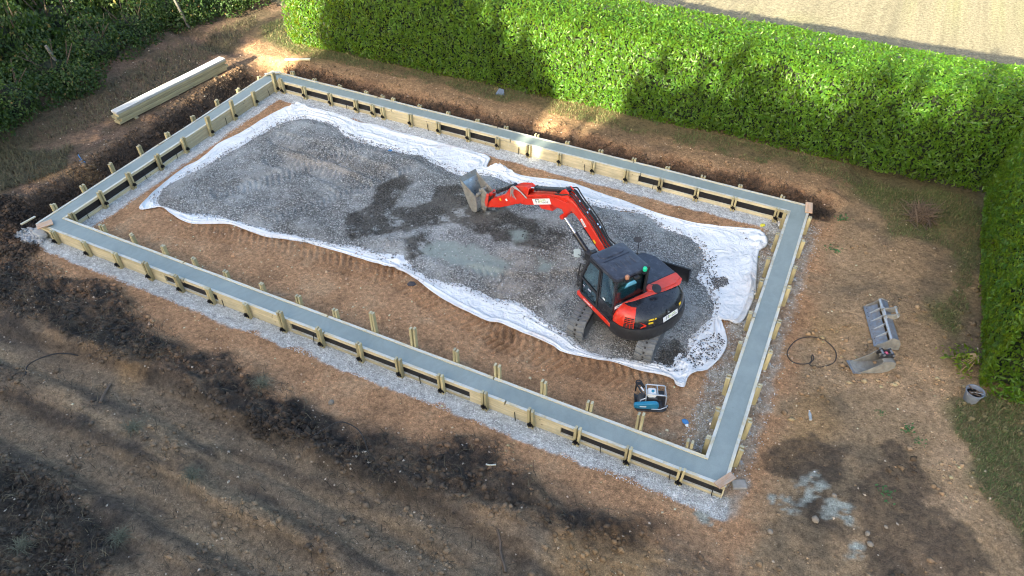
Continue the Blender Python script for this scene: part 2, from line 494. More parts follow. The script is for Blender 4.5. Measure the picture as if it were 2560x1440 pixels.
    lime = sstep(0.56, 0.47, -y + 1.5 * e) * sstep(0.03, -0.02, y) * sstep(-0.75, -0.5, x) * sstep(20.35, 20.2, x + e)
    lime = np.maximum(lime, sstep(0.60, 0.50, x - 0.43 + e) * sstep(0.42, 0.45, x) * sstep(.5, .9, y) * sstep(10, 9.98, y))
    lime = np.maximum(lime, sstep(0.68, 0.58, 10.02 - y + e) * sstep(10.04, 10.0, y) * sstep(0.42, 0.45, x) * sstep(19.6, 19.5, x))
    lime2 = sstep(0.62, 0.42, 19.57 - x + e * 1.6) * sstep(19.58, 19.5, x) * sstep(0.45, 1.0, y) * sstep(10, 9.9, y)
    lime2 = np.maximum(lime2, sstep(0.55, 0.35, x - 20 + e * 1.5) * sstep(19.95, 20.05, x) * sstep(-0.6, -0.2, y) * sstep(10.5, 9.8, y) * 0.75)
    lime = np.maximum(lime, sstep(0.35, 0.2, ring) * sstep(-.02, .02, ring) * (y < 0.5) * (x < 0.2))
    c = over(c, C_LIME * (1 + 0.22 * n3 + 0.12 * n2)[:, None], np.clip(lime, 0, 1))
    c = over(c, np.array([.40, .38, .33]) * (1 + 0.25 * n3)[:, None], lime2 * (0.55 + 0.4 * sstep(-0.3, 0.3, n2 + n3)))
    fi = sstep(0.62, 0.3, y - 0.43 + 2.2 * e) * sstep(0.42, 0.46, y) * sstep(0.5, 1, x) * sstep(19.6, 19.4, x)
    c = over(c, np.array([.19, .17, .15]), fi * sstep(0.0, 0.5, n2) * 0.7)
    fl = smask(x, y, GL([(1640, 1090), (1700, 1040), (1790, 960), (1800, 1040), (1740, 1120)]), 0.4, 0.5, 1.0, 5)
    c = over(c, np.array([.40, .34, .25]), fl * (0.35 + 0.4 * sstep(-.2, .3, n3 + n2)))
    # lawn beyond the hedge
    lw = sstep(15.6, 16.0, y)
    stripes = 0.03 * np.sin((x * 0.93 + y * 0.36) * 2.4 + 2 * n1)
    c = over(c, C_LAWN, lw)
    c = c * (1 + lw * (0.12 * n2 + 0.10 * n3 + stripes))[:, None]
    c = over(c, np.array([.22, .25, .09]), lw * sstep(0.15, 0.6, n1 + 0.4 * n2) * 0.5)
    far = np.maximum.reduce([-x - 9, x - 29, -y - 11])
    c = over(c, np.array([.12, .12, .06]), sstep(0, 6, far))
    c *= (1 + 0.10 * n3)[:, None]
    wetness = np.clip(np.maximum(wet, 0.3 * db), 0, 1)
    return np.clip(c, 0.008, 0.9), wetness

def axis(lo, fine0, fine1, hi, step_f, step_m, m0, m1):
    a = list(np.arange(fine0, fine1, step_f))
    b = list(np.arange(m0, fine0 - step_m / 2, step_m)); c = list(np.arange(fine1, m1, step_m))
    l = []; s = 0.4; v = m0
    while v > lo: v -= s; s *= 1.5; l.append(v)
    h = []; s = 0.4; v = m1
    while v < hi: v += s; s *= 1.5; h.append(v)
    return np.array(l[::-1] + b + a + c + h)
gx = axis(-400, -0.8, 20.8, 430, 0.045, 0.075, -9.0, 27.6)
gy = axis(-400, -3.0, 11.6, 430, 0.045, 0.075, -8.4, 17.0)
X, Y = np.meshgrid(gx, gy, indexing='ij')
nx, ny = X.shape
xf, yf = X.ravel(), Y.ravel()
Z = terrain(xf, yf)
idx = np.arange(nx * ny).reshape(nx, ny)
F = np.stack([idx[:-1, :-1].ravel(), idx[1:, :-1].ravel(), idx[1:, 1:].ravel(), idx[:-1, 1:].ravel()], 1)
me = np_mesh('ground', np.stack([xf, yf, Z], 1), F, True)
gc, gw = ground_colour(xf, yf)
vcol(me, np.concatenate([gc, gw[:, None]], 1))

def mat_ground():
    n = NT('soil')
    at = n.node('ShaderNodeAttribute', attribute_name='Col')
    c, w = at.outputs['Color'], at.outputs['Alpha']
    v = n.co('Object')
    f1 = n.noise(9, 8, 0.7); f2 = n.noise(38, 6, 0.7); f3 = n.noise(110, 3, 0.6)
    c = n.mix(1.0, c, n.ramp(f1, [(0.30, 0.50), (0.70, 1.48)]), 'MULTIPLY')
    c = n.mix(1.0, c, n.ramp(f2, [(0.32, 0.60), (0.68, 1.40)]), 'MULTIPLY')
    # little crumbs and chips
    cell = n.voro(24, out='Color'); dd = n.voro(24, out='Distance')
    pick = n.math('GREATER_THAN', n.node('ShaderNodeSeparateColor', {0: cell}).outputs[0], 0.80)
    chip = n.math('MULTIPLY', pick, n.map(dd, 0.25, 0.40, 1.0, 0.0))
    br = n.map(n.node('ShaderNodeSeparateColor', {0: cell}).outputs[1], 0, 1, 0.6, 2.0)
    c = n.mix(n.math('MULTIPLY', chip, 0.75), c, n.mix(1.0, c, n.node('ShaderNodeCombineColor', {0: br, 1: br, 2: br}).outputs[0], 'MULTIPLY'))
    hgt = n.math('ADD', n.math('MULTIPLY', f2, 0.6), n.math('MULTIPLY', f3, 0.25))
    hgt = n.math('ADD', hgt, n.math('MULTIPLY', chip, 0.4))
    nn = n.bump(hgt, 1.0, 0.060)
    nn = n.bump(f1, 0.7, 0.09, nn)
    return n.fin(c, n.map(w, 0, 1, 0.92, 0.55), nn, spec=0.25)
M_GROUND = mat_ground()
ground = link('ground', me, M_GROUND)
tag(ground, kind='structure')

# ------------------------------------------------------------------ scattered stones (nobody could count them)
def stones(name, pts, size, zs, cols, mat, seed):
    """pts (n,2), size (n,), cols (n,3): squashed, uneven octahedra joined in one mesh"""
    r = np.random.default_rng(seed); n = len(pts)
    base = np.array([[1, 0, 0], [0, 1, 0], [-1, 0, 0], [0, -1, 0], [0, 0, 1], [0, 0, -1]], float)
    tri = np.array([[0, 1, 4], [1, 2, 4], [2, 3, 4], [3, 0, 4], [1, 0, 5], [2, 1, 5], [3, 2, 5], [0, 3, 5]])
    V = base[None] * (0.75 + 0.5 * r.random((n, 6, 1))) + 0.22 * (r.random((n, 6, 3)) - 0.5)
    V *= np.stack([1 + 0.5 * r.random(n), np.ones(n), 0.55 + 0.3 * r.random(n)], 1)[:, None, :]
    a = r.random(n) * 6.283; ca, sa = np.cos(a), np.sin(a)
    tl = (r.random(n) - .5) * 1.0
    x, y, z = V[..., 0], V[..., 1], V[..., 2]
    x, z = x * np.cos(tl)[:, None] - z * np.sin(tl)[:, None], x * np.sin(tl)[:, None] + z * np.cos(tl)[:, None]
    V = np.stack([x * ca[:, None] - y * sa[:, None], x * sa[:, None] + y * ca[:, None], z], -1) * size[:, None, None] * 0.5
    V[..., 0] += pts[:, 0:1]; V[..., 1] += pts[:, 1:2]; V[..., 2] += (zs + size * 0.12)[:, None]
    Fs = (tri[None] + (np.arange(n) * 6)[:, None, None]).reshape(-1, 3)
    m_ = np_mesh(name, V.reshape(-1, 3), Fs)
    vcol(m_, np.concatenate([np.repeat(cols, 6, 0), np.ones((n * 6, 1))], 1))
    return tag(link(name, m_, mat), kind='stuff')
def mat_vc(name, rough=0.85, amp=0.25, scale=60):
    n = NT(name); at = n.node('ShaderNodeAttribute', attribute_name='Col')
    c = n.mix(1.0, at.outputs['Color'], n.ramp(n.noise(scale, 4), [(0.3, 1 - amp), (0.7, 1 + amp)]), 'MULTIPLY')
    return n.fin(c, rough, spec=0.3)
M_STONE = mat_vc('loose_stone')

rs = np.random.default_rng(5)
def soil_stones():
    n = 60000
    p = np.stack([rs.random(n) * 34 - 8, rs.random(n) * 21 - 8.2], 1)
    x, y = p[:, 0], p[:, 1]
    keep = rs.random(n) < (0.22 + 0.78 * sstep(0.0, 0.45, fbm(x, y, 0.8, 5, 171, .65))) * np.where(x > 20.5, .5, 1.0)
    keep &= ~((x > -0.12) & (x < 20.12) & (y > -0.1) & (y < 10.57) & ~((x > 0.6) & (x < 19.4) & (y > 0.6) & (y < 9.85)))
    keep &= (y < 12.3)
    p = p[keep]; x, y = p[:, 0], p[:, 1]
    sz = 0.022 + 0.045 * rs.random(len(p)) ** 2.2 + 0.07 * (rs.random(len(p)) > 0.985) * rs.random(len(p))
    base, _ = ground_colour(x, y)
    k = rs.random((len(p), 1))
    col = base * (0.7 + 0.9 * k) + np.where(rs.random((len(p), 1)) > 0.77, 0.26, 0.0) * (.4 + rs.random((len(p), 1))) * np.array([1.1, 1.0, 0.85])
    stones('soil_stones', p, sz, terrain(x, y), np.clip(col, 0.02, 0.7), M_STONE, 3)
soil_stones()
def clods():
    P = []
    for poly in DARK + DARKEST * 2:
        ar = np.array(poly); q = ar.min(0) - .3 + rs.random((2600, 2)) * (ar.max(0) - ar.min(0) + .6)
        d = poly_sd(q[:, 0], q[:, 1], poly) + .5 * fbm(q[:, 0], q[:, 1], .9, 4, 83)
        P.append(q[d > 0])
    q = np.stack([rs.random(9000) * 34 - 8, rs.random(9000) * 6.5 - 8.0], 1)
    P.append(q[fbm(q[:, 0], q[:, 1], .6, 4, 85) > .05])
    q = np.stack([rs.random(2600) * 5 + 20.8, rs.random(2600) * 12 - 2], 1)
    P.append(q[fbm(q[:, 0], q[:, 1], .8, 4, 87) > .12])
    q = np.concatenate([np.stack([rs.random(2600) * 20.6, 11.15 + .25 * rs.normal(size=2600)], 1), np.stack([-1.2 + .3 * rs.normal(size=1500), rs.random(1500) * 10.4], 1)])
    P.append(q[(q[:, 1] > 10.7) | (q[:, 0] < -.35)])
    p = np.concatenate(P); n = len(p)
    sz = .035 + .13 * rs.random(n) ** 3
    base, _ = ground_colour(p[:, 0], p[:, 1])
    stones('soil_clods', p, sz, terrain(p[:, 0], p[:, 1]), np.clip(base * (.5 + .65 * rs.random((n, 1))), .012, .4), M_STONE, 6)
clods()
def lime_chips():
    n = 24000; q = []
    a = rs.random(n)
    for k in range(n):
        t = a[k]; u = rs.random()
        if t < .42: q.append((-.2 + 20.4 * rs.random(), -0.07 - 0.50 * u ** 1.3))
        elif t < .60: q.append(((.50 + .55 * u), .6 + 9.3 * rs.random()))
        elif t < .90: q.append((.6 + 18.8 * rs.random(), 9.96 - .60 * u))
        elif t < .97: q.append((19.5 - .6 * u, .8 + 9 * rs.random()))
        else: q.append((20.08 + .5 * u ** 1.5, .2 + 10 * rs.random()))
    p = np.array(q); sz = 0.014 + 0.022 * rs.random(n)
    g = 0.36 + 0.50 * rs.random((n, 1))
    stones('limestone_chips', p, sz, terrain(p[:, 0], p[:, 1]), np.concatenate([g * 0.98, g, g * 1.0], 1), M_STONE, 4)
lime_chips()

# ------------------------------------------------------------------ geotextile sheet and crushed stone
KEYS = [  # (sheet edge pixel, crushed stone edge pixel), going round
    ((350, 524), (388, 503)), ((369, 497), (404, 468)), ((444, 435), (467, 431)), ((502, 397), (520, 404)), ((547, 361), (560, 380)), ((609, 329), (631, 342)),
    ((675, 289), (693, 307)), ((742, 261), (755, 290)), ((775, 270), (800, 296)), ((835, 282), (835, 308)), ((897, 305), (865, 333)),
    ((942, 312), (905, 350)), ((1030, 339), (1005, 375)), ((1117, 360), (1047, 384)), ((1155, 370), (1075, 398)), ((1205, 385), (1105, 411)), ((1226, 396), (1135, 425)), ((1219, 418), (1165, 432)),
    ((1255, 416), (1215, 432)), ((1272, 428), (1250, 440)), ((1320, 442), (1300, 458)), ((1419, 453), (1400, 480)), ((1496, 480), (1454, 499)), ((1592, 515), (1534, 518)), ((1643, 534), (1598, 525)),
    ((1719, 556), (1632, 540)), ((1783, 566), (1655, 560)), ((1863, 574), (1704, 579)), ((1893, 579), (1735, 592)), ((1913, 592), (1755, 608)), ((1917, 615), (1763, 630)),
    ((1897, 632), (1766, 650)), ((1894, 665), (1758, 672)), ((1892, 700), (1752, 690)), ((1890, 725), (1768, 712)), ((1880, 760), (1782, 738)), ((1853, 807), (1790, 770)), ((1822, 806), (1785, 792)), ((1800, 790), (1770, 806)),
    ((1812, 825), (1752, 820)), ((1818, 860), (1738, 835)), ((1800, 897), (1724, 860)), ((1765, 927), (1715, 878)), ((1724, 940), (1700, 895)),
    ((1710, 970), (1690, 906)), ((1690, 966), (1670, 911)), ((1672, 946), (1640, 903)), ((1607, 930), (1615, 899)), ((1531, 907), (1540, 893)), ((1478, 898), (1490, 884)), ((1408, 882), (1450, 862)), ((1373, 861), (1416, 832)), ((1310, 834), (1351, 792)),
    ((1250, 809), (1295, 752)), ((1211, 801), (1250, 746)), ((1128, 759), (1222, 738)), ((1072, 723), (1155, 709)), ((1033, 693), (1083, 694)), ((989, 672), (1020, 662)), ((947, 661), (985, 640)),
    ((878, 640), (900, 614)), ((800, 617), (830, 603)), ((756, 605), (770, 593)), ((667, 592), (690, 577)), ((622, 579), (622, 559)), ((578, 563), (575, 546)), ((524, 561), (533, 534)), ((467, 557), (480, 531)), ((427, 534), (444, 524)), ((402, 518), (415, 515))]
OUTER = [G(a[0], a[1], 0.03) for a, b in KEYS]
INNER = [G(b[0], b[1], 0.10) for a, b in KEYS]
def gravel_h(x, y, sd):
    h = 0.03 + 0.11 * sstep(0.0, 0.55, sd) + 0.035 * fbm(x, y, 0.5, 3, 201) * sstep(0, .6, sd)
    # the machine has driven over it: shallow lanes with cleat marks
    for pl in GRAVEL_TREADS:
        d = line_dist(x, y, pl); w = 0.42
        dx, dy = pl[-1][0] - pl[0][0], pl[-1][1] - pl[0][1]; L = math.hypot(dx, dy)
        s = ((x - pl[0][0]) * dx + (y - pl[0][1]) * dy) / L
        t = ((x - pl[0][0]) * -dy + (y - pl[0][1]) * dx) / L
        m_ = sstep(w, w * .75, d) * sstep(0, .4, sd)
        h = h + m_ * (-0.03 + 0.020 * np.sin(2 * math.pi * (s + 0.4 * np.abs(t)) / 0.19)) + 0.03 * np.exp(-((d - w * 1.15) / 0.12) ** 2) * sstep(0, .4, sd)
    return h
GRAVEL_TREADS = [GL([(560, 480), (720, 440), (840, 380), (930, 340)], .1), GL([(700, 350), (820, 385), (960, 440)], .1), GL([(690, 400), (800, 430), (900, 470)], .1), GL([(640, 560), (850, 480), (1010, 420)], .1), GL([(1180, 690), (1330, 720), (1440, 700)], .1)]
GWET = [GL([(905, 520), (940, 470), (1010, 440), (1030, 455), (990, 500), (960, 540), (1060, 500), (1090, 470), (1150, 460), (1220, 510), (1330, 560), (1400, 590), (1380, 620), (1250, 590), (1120, 560), (1040, 570), (960, 590), (880, 600), (840, 570), (860, 530)], .1),
        GL([(1160, 540), (1250, 520), (1320, 545), (1400, 610), (1340, 620), (1240, 600)], .1), GL([(1010, 600), (1060, 590), (1080, 620), (1030, 640)], .1),
        GL([(1440, 700), (1460, 640), (1480, 660), (1455, 730)], .1), GL([(1640, 880), (1690, 860), (1710, 880), (1670, 908), (1640, 900)], .1)]
GFINE = [GL([(1090, 600), (1190, 610), (1270, 660), (1240, 690), (1120, 660), (1050, 630)], .1), GL([(1280, 580), (1310, 580), (1315, 600), (1290, 605)], .1), GL([(1350, 650), (1390, 660), (1370, 690), (1340, 680)], .1)]
GBROWN = [GL([(1250, 640), (1400, 590), (1450, 640), (1440, 720), (1330, 780), (1230, 730)], .1), GL([(700, 360), (860, 380), (960, 420), (900, 450), (720, 430)], .1), GL([(1500, 800), (1600, 820), (1580, 870), (1490, 860)], .1)]
def build_gravel():
    st = 0.042
    bx = [p[0] for p in INNER]; by = [p[1] for p in INNER]
    ax = np.arange(min(bx) - .1, max(bx) + .1, st); ay = np.arange(min(by) - .1, max(by) + .1, st)
    X, Y = np.meshgrid(ax, ay, indexing='ij'); x, y = X.ravel(), Y.ravel()
    poly = [tuple(p) for p in smooth_curve(INNER, 280)]
    sd = poly_sd(x, y, poly) + 0.07 * fbm(x, y, 3.0, 3, 207)
    z = 0.0 + gravel_h(x, y, sd)
    z = z + 0.016 * fbm(x, y, 9.0, 2, 211)
    idx = np.arange(len(x)).reshape(X.shape)
    Fq = np.stack([idx[:-1, :-1].ravel(), idx[1:, :-1].ravel(), idx[1:, 1:].ravel(), idx[:-1, 1:].ravel()], 1)
    ok = (sd > -0.02)[Fq].all(1)
    Fq = Fq[ok]; used = np.unique(Fq); re = np.full(len(x), -1); re[used] = np.arange(len(used))
    z = np.where(sd < 0.05, z - 0.02, z)
    me = np_mesh('crushed_stone_bed', np.stack([x, y, z], 1)[used], re[Fq], True)
    x, y, sd = x[used], y[used], sd[used]
    n1 = fbm(x, y, 0.6, 5, 221, .6); n2 = fbm(x, y, 2.3, 4, 231, .6); n3 = fbm(x, y, 8, 3, 241, .6)
    c = np.tile(np.array([.37, .385, .375]), (len(x), 1))
    def over(c, col, m): return c + (np.asarray(col) - c) * m[:, None]
    c = over(c, [.48, .495, .485], sstep(0.0, .5, n1 + .3 * n2) * .8)
    c = over(c, [.25, .255, .245], sstep(0.0, .5, -n1 + .4 * n2) * .7)
    c = over(c, [.36, .315, .26], umask(x, y, GBROWN, .5, .5, .8, 17) * .7)
    c = over(c, [.36, .35, .33], sstep(0.1, .5, n2) * .4)
    wet = umask(x, y, GWET, .10, .35, 1.3, 27) * sstep(-.55, -.1, n2 + .5 * n3)
    c = over(c, [.085, .075, .060], wet * .85)
    fine = umask(x, y, GFINE, .15, .25, 1.5, 37)
    c = over(c, [.235, .275, .25], fine * .9)
    c *= (1 + .12 * n3)[:, None]
    vcol(me, np.concatenate([np.clip(c, .01, 1), fine[:, None]], 1))
    n = NT('crushed_stone')
    at = n.node('ShaderNodeAttribute', attribute_name='Col')
    wv = n.node('ShaderNodeMix', {0: 0.03, 4: n.co('Object'), 5: n.noise(20, 2)}, data_type='VECTOR') if False else None
    cell = n.voro(30, out='Color'); d = n.voro(30, out='Distance')
    sp = n.node('ShaderNodeSeparateColor', {0: cell}).outputs
    k = n.ramp(sp[0], [(0.0, 0.55), (0.55, 0.95), (0.85, 1.35), (1.0, 1.9)])
    stone = n.mix(1.0, at.outputs['Color'], k, 'MULTIPLY')
    stone = n.mix(1.0, stone, n.ramp(d, [(0.25, 1.0), (0.62, 0.42)]), 'MULTIPLY')
    fine_c = n.mix(1.0, at.outputs['Color'], n.ramp(n.noise(25, 8, .75), [(.3, .75), (.7, 1.25)]), 'MULTIPLY')
    packed = n.math('MAXIMUM', at.outputs['Alpha'], n.math('MULTIPLY', n.ramp(n.noise(0.9, 6, .65), [(.46, 0.0), (.60, 1.0)]), 0.75))
    col = n.mix(packed, stone, fine_c)
    hgt = n.math('MULTIPLY', n.map(d, 0, .7, 1, 0), n.map(packed, 0, 1, 1.0, 0.25))
    nn = n.bump(hgt, 0.9, 0.03)
    nn = n.bump(n.noise(60, 5, .7), .4, .02, nn)
    o = link('crushed_stone_bed', me, n.fin(col, .88, nn, spec=.3))
    tag(o, kind='stuff')
    # loose stones on top and at the rim
    r = np.random.default_rng(8)
    m = 42000
    p = np.stack([min(bx) + r.random(m) * (max(bx) - min(bx)), min(by) + r.random(m) * (max(by) - min(by))], 1)
    s2 = poly_sd(p[:, 0], p[:, 1], poly) + 0.10 * fbm(p[:, 0], p[:, 1], 2.0, 3, 207)
    dens = 0.30 + 0.7 * sstep(-.15, .35, fbm(p[:, 0], p[:, 1], .9, 4, 251)) + 0.7 * sstep(.5, .0, s2)
    kp = (s2 > -.08 - .25 * r.random(m) ** 4) & (r.random(m) < dens)
    p = p[kp]; s2 = s2[kp]
    zz = gravel_h(p[:, 0], p[:, 1], s2) + 0.0
    zz = np.where(s2 < 0, 0.05, zz)
    g = .12 + .46 * r.random((len(p), 1)) ** 1.3
    wetp = umask(p[:, 0], p[:, 1], GWET, .10, .35, 1.3, 27)[:, None]
    g = g * (1 - .75 * wetp)
    finep = umask(p[:, 0], p[:, 1], GFINE, .15, .25, 1.5, 37)
    k2 = r.random(len(p)) > finep * .85
    p, g, zz = p[k2], g[k2], zz[k2]
    sz = .022 + .030 * r.random(len(p))
    stones('loose_crushed_stone', p, sz, zz, np.concatenate([g, g * 1.0, g * .99], 1), M_STONE, 9)
build_gravel()

def build_sheet():
    n = 640; m = 44
    O = smooth_curve(OUTER, n); I = smooth_curve(INNER, n)
    C = np.array([11.0, 5.6])
    V = np.zeros((n, m, 3))
    dirt = np.zeros((n, m))
    th = np.arange(n) / n
    seglen = np.concatenate([[0], np.cumsum(np.hypot(*np.diff(O, axis=0).T))])
    for j in range(m):
        t = j / (m - 1)
        # runs from the free edge to 0.5 m under the stone
        d = (I - O); L = np.hypot(d[:, 0], d[:, 1])[:, None]
        dirn = d / np.maximum(L, 1e-6)
        P = O + d * min(t * 1.12, 1.0) + dirn * max(0, t * 1.12 - 1.0) * 2.5
        V[:, j, :2] = P
        x, y = P[:, 0], P[:, 1]
        # creases run roughly parallel to the free edge, plus cross folds
        s = seglen
        fold = 0.036 * np.abs(fbm(s * 0.8, np.full(n, t * 3.2), 1.0, 4, 301, .6)) ** 1.2
        fold += 0.016 * np.abs(fbm(s * 2.0, np.full(n, t * 2.0), 1.0, 3, 311, .6))
        edge = 0.032 * np.exp(-(t / 0.10) ** 2) * (0.4 + vnoise(s * 0.7, s * 0, 321))
        big = 0.10 * np.maximum(0, fbm(s * .35, np.full(n, t), 1.0, 2, 331)) * np.exp(-((t - .35) / .3) ** 2)
        for q, (t0, am) in enumerate(((.16, .07), (.34, .05), (.55, .04), (.75, .035))):
            tc = t0 + .10 * fbm(s * .45, s * 0 + q, 1.0, 3, 401 + q)
            fold = fold + am * np.exp(-np.abs(t - tc) / .035) * sstep(.35, .6, vnoise(s * .6, s * 0 + 3 * q, 411))
        calm = sstep(1.12, .8, t * 1.12 + 0 * s)
        V[:, j, 2] = 0.012 + terrain(x, y, False) + (fold + edge + big) * calm + 0.018 * fbm(x, y, 2.5, 3, 341)* calm + 0.008
        dirt[:, j] = np.clip(.75 * sstep(.05, .55, fbm(x, y, 1.2, 4, 351)) * sstep(.5, .0, t + .0 * s) * sstep(.2, .6, vnoise(s * .3, s * 0, 5)) + .0, 0, 1)
        if j == 0: V[:, j, 2] = np.maximum(V[:, j, 2] - 0.02, terrain(x, y, False) + .006)
        if t * 1.12 > 1.0: V[:, j, 2] = np.minimum(V[:, j, 2], 0.022)
    # crumple where the flaps stand up
    for (px, py, rad, amp) in [(742, 266, .55, .16), (1262, 424, .5, .20), (1200, 400, .5, .07), (1905, 600, .5, .14), (1885, 706, .35, .10), (1700, 950, .55, .10), (1760, 900, .6, .07), (985, 655, .45, .14), (1820, 806, .4, .09), (1850, 650, .7, .06)]:
        gx_, gy_ = G(px, py, .05)
        dd = np.hypot(V[..., 0] - gx_, V[..., 1] - gy_)
        w = np.exp(-(dd / rad) ** 2)
        V[..., 2] += amp * w * (np.abs(fbm(V[..., 0].ravel(), V[..., 1].ravel(), 3.2, 4, 361, .6)).reshape(n, m) * 1.6)
    idx = np.arange(n * m).reshape(n, m)
    nxt = np.roll(idx, -1, 0)
    Fq = np.stack([idx[:, :-1].ravel(), nxt[:, :-1].ravel(), nxt[:, 1:].ravel(), idx[:, 1:].ravel()], 1)
    me = np_mesh('geotextile_sheet', V.reshape(-1, 3), Fq, True)
    vcol(me, np.stack([dirt.ravel()] * 3 + [np.ones(n * m)], 1))
    nt = NT('geotextile')
    at = nt.node('ShaderNodeAttribute', attribute_name='Col')
    mud = nt.math('MULTIPLY', at.outputs['Fac'], nt.ramp(nt.noise(3.0, 7, .7), [(.42, 0.0), (.68, .8)]))
    c = nt.mix(mud, (.78, .80, .81), (.50, .32, .20))
    speck = nt.ramp(nt.noise(17, 8, .75), [(.62, 0.0), (.72, 1.0)])
    c = nt.mix(nt.math('MULTIPLY', speck, .22), c, (.32, .29, .26))
    c = nt.mix(1.0, c, nt.ramp(nt.noise(2.0, 5), [(.3, .90), (.7, 1.04)]), 'MULTIPLY')
    h = nt.math('ADD', nt.math('MULTIPLY', nt.noise(2.6, 3, .5, dist=1.6), 1.0), nt.math('MULTIPLY', nt.noise(8, 3, .5, dist=2.0), .25))
    nn = nt.bump(h, .8, .10)
    o = link('geotextile_sheet', me, nt.fin(c, .75, nn, spec=.3))
    so_ = o.modifiers.new('thick', 'SOLIDIFY'); so_.thickness = .004; so_.offset = 1
    tag(o, 'crumpled white geotextile sheet spread out under the grey crushed stone', 'sheet')
    # dark crumbs of stone lying on the sheet at its right-hand end
    r = np.random.default_rng(4); pts = []
    for (poly, cnt) in [(GL([(1715, 880), (1790, 830), (1815, 860), (1790, 900), (1720, 935), (1670, 930), (1640, 915), (1690, 905)]), 420), (GL([(1745, 660), (1790, 640), (1800, 760), (1790, 800), (1770, 720)]), 160), (GL([(1850, 585), (1885, 592), (1890, 610), (1860, 600)]), 170), (GL([(1775, 700), (1815, 695), (1822, 715), (1785, 728)]), 260)]:
        ar = np.array(poly); k = 0
        while k < cnt:
            q = ar.min(0) + r.random(2) * (ar.max(0) - ar.min(0))
            if poly_sd(q[:1], q[1:], poly)[0] > 0: pts.append(q); k += 1
    pts = np.array(pts); g = .06 + .2 * r.random((len(pts), 1)) ** 2
    stones('stone_crumbs', pts, .02 + .028 * r.random(len(pts)), np.full(len(pts), .055), np.concatenate([g, g, g], 1), M_STONE, 12)
build_sheet()
# ================================================================== FOOTING AND FORMWORK
def mat_wood(name, base, grain_axis=0, cement=0.0, dark=0.25):
    n = NT(name)
    sc = [18, 18, 18]; sc[grain_axis] = 1.1
    mp = n.node('ShaderNodeMapping', {'Vector': n.co('Object'), 'Scale': tuple(sc)})
    info = n.node('ShaderNodeObjectInfo').outputs['Random']
    off = n.node('ShaderNodeVectorMath', {0: mp.outputs[0]}, operation='ADD')
    cmb = n.node('ShaderNodeCombineXYZ', {0: n.math('MULTIPLY', info, 37.0), 1: n.math('MULTIPLY', info, 91.0), 2: 0.0})
    n.l.new(cmb.outputs[0], off.inputs[1])
    g = n.noise(1.0, 6, .6, vec=off.outputs[0], dist=.6)
    c = n.mix(n.ramp(g, [(.32, 0.0), (.68, 1.0)]), tuple(np.array(base) * (1 - dark)), tuple(np.minimum(np.array(base) * 1.15, .95)))
    c = n.mix(1.0, c, n.map(info, 0, 1, .68, 1.14), 'MULTIPLY')
    kn = n.ramp(n.voro(2.6, out='Distance'), [(.035, 1.0), (.075, 0.0)])
    c = n.mix(n.math('MULTIPLY', kn, .65), c, (.12, .065, .03))
    c = n.mix(n.math('MULTIPLY', n.ramp(n.noise(2.2, 6, .7), [(.46, 0.0), (.70, 1.0)]), .42), c, (.24, .24, .18))
    if cement:
        sp = n.node('ShaderNodeSeparateXYZ', {0: n.node('ShaderNodeNewGeometry').outputs['Normal']})
        up = n.ramp(sp.outputs[2], [(.55, 0.0), (.8, 1.0)])
        cm = n.math('MULTIPLY', n.ramp(n.noise(4.5, 8, .7), [(.36, 0.0), (.52, 1.0)]), up)
        sm = n.ramp(n.noise(9, 8, .75), [(.60, 0.0), (.70, .6)])
        c = n.mix(n.math('MULTIPLY', n.math('MAXIMUM', cm, sm), cement), c, (.60, .63, .61))
    nn = n.bump(g, .35, .006)
    return n.fin(c, .75, nn, spec=.3)
M_WX = mat_wood('softwood_x', (.64, .56, .36), 0, .8)
M_WY = mat_wood('softwood_y', (.62, .53, .33), 1, .75)
M_WZ = mat_wood('softwood_upright', (.48, .42, .235), 2, .25)
M_WFRESH = mat_wood('fresh_cut_board', (.60, .37, .22), 0, .2)
M_PLY = m_plain('black_film_ply', (.012, .011, .012), .45, 0, .4, 5, (.16, .15, .14), .12)
M_CLAMP = m_plain('dark_clamp_steel', (.018, .017, .017), .5, .6, .3, 20, (.12, .10, .09), .15)
M_GALV = m_plain('galvanised_wingnut', (.42, .43, .44), .4, .8, .15, 30)
def mat_concrete():
    n = NT('wet_concrete')
    f = n.noise(1.3, 7, .6); f2 = n.noise(45, 5, .7)
    c = n.mix(n.ramp(f, [(.3, 0.0), (.7, 1.0)]), (.220, .270, .264), (.282, .335, .325))
    c = n.mix(1.0, c, n.ramp(f2, [(.3, .94), (.7, 1.06)]), 'MULTIPLY')
    mp = n.node('ShaderNodeMapping', {'Vector': n.co('Object'), 'Scale': (3, 3, 1)})
    st = n.ramp(n.noise(2.0, 8, .75, vec=mp.outputs[0]), [(.62, 0.0), (.72, 1.0)])
    c = n.mix(n.math('MULTIPLY', st, .35), c, (.14, .17, .165))
    tw = n.node('ShaderNodeTexWave', {'Vector': n.co('Object'), 'Scale': 1.2, 'Distortion': 14.0, 'Detail': 3.0, 'Detail Scale': 1.5})
    c = n.mix(1.0, c, n.ramp(tw.outputs['Fac'], [(.2, .975), (.8, 1.02)]), 'MULTIPLY')
    nn = n.bump(n.math('ADD', f2, n.math('MULTIPLY', n.noise(7, 4), 2.0)), .12, .01)
    return n.fin(c, n.map(f, .3, .7, .38, .6), nn, spec=.5)
M_CONC = mat_concrete()
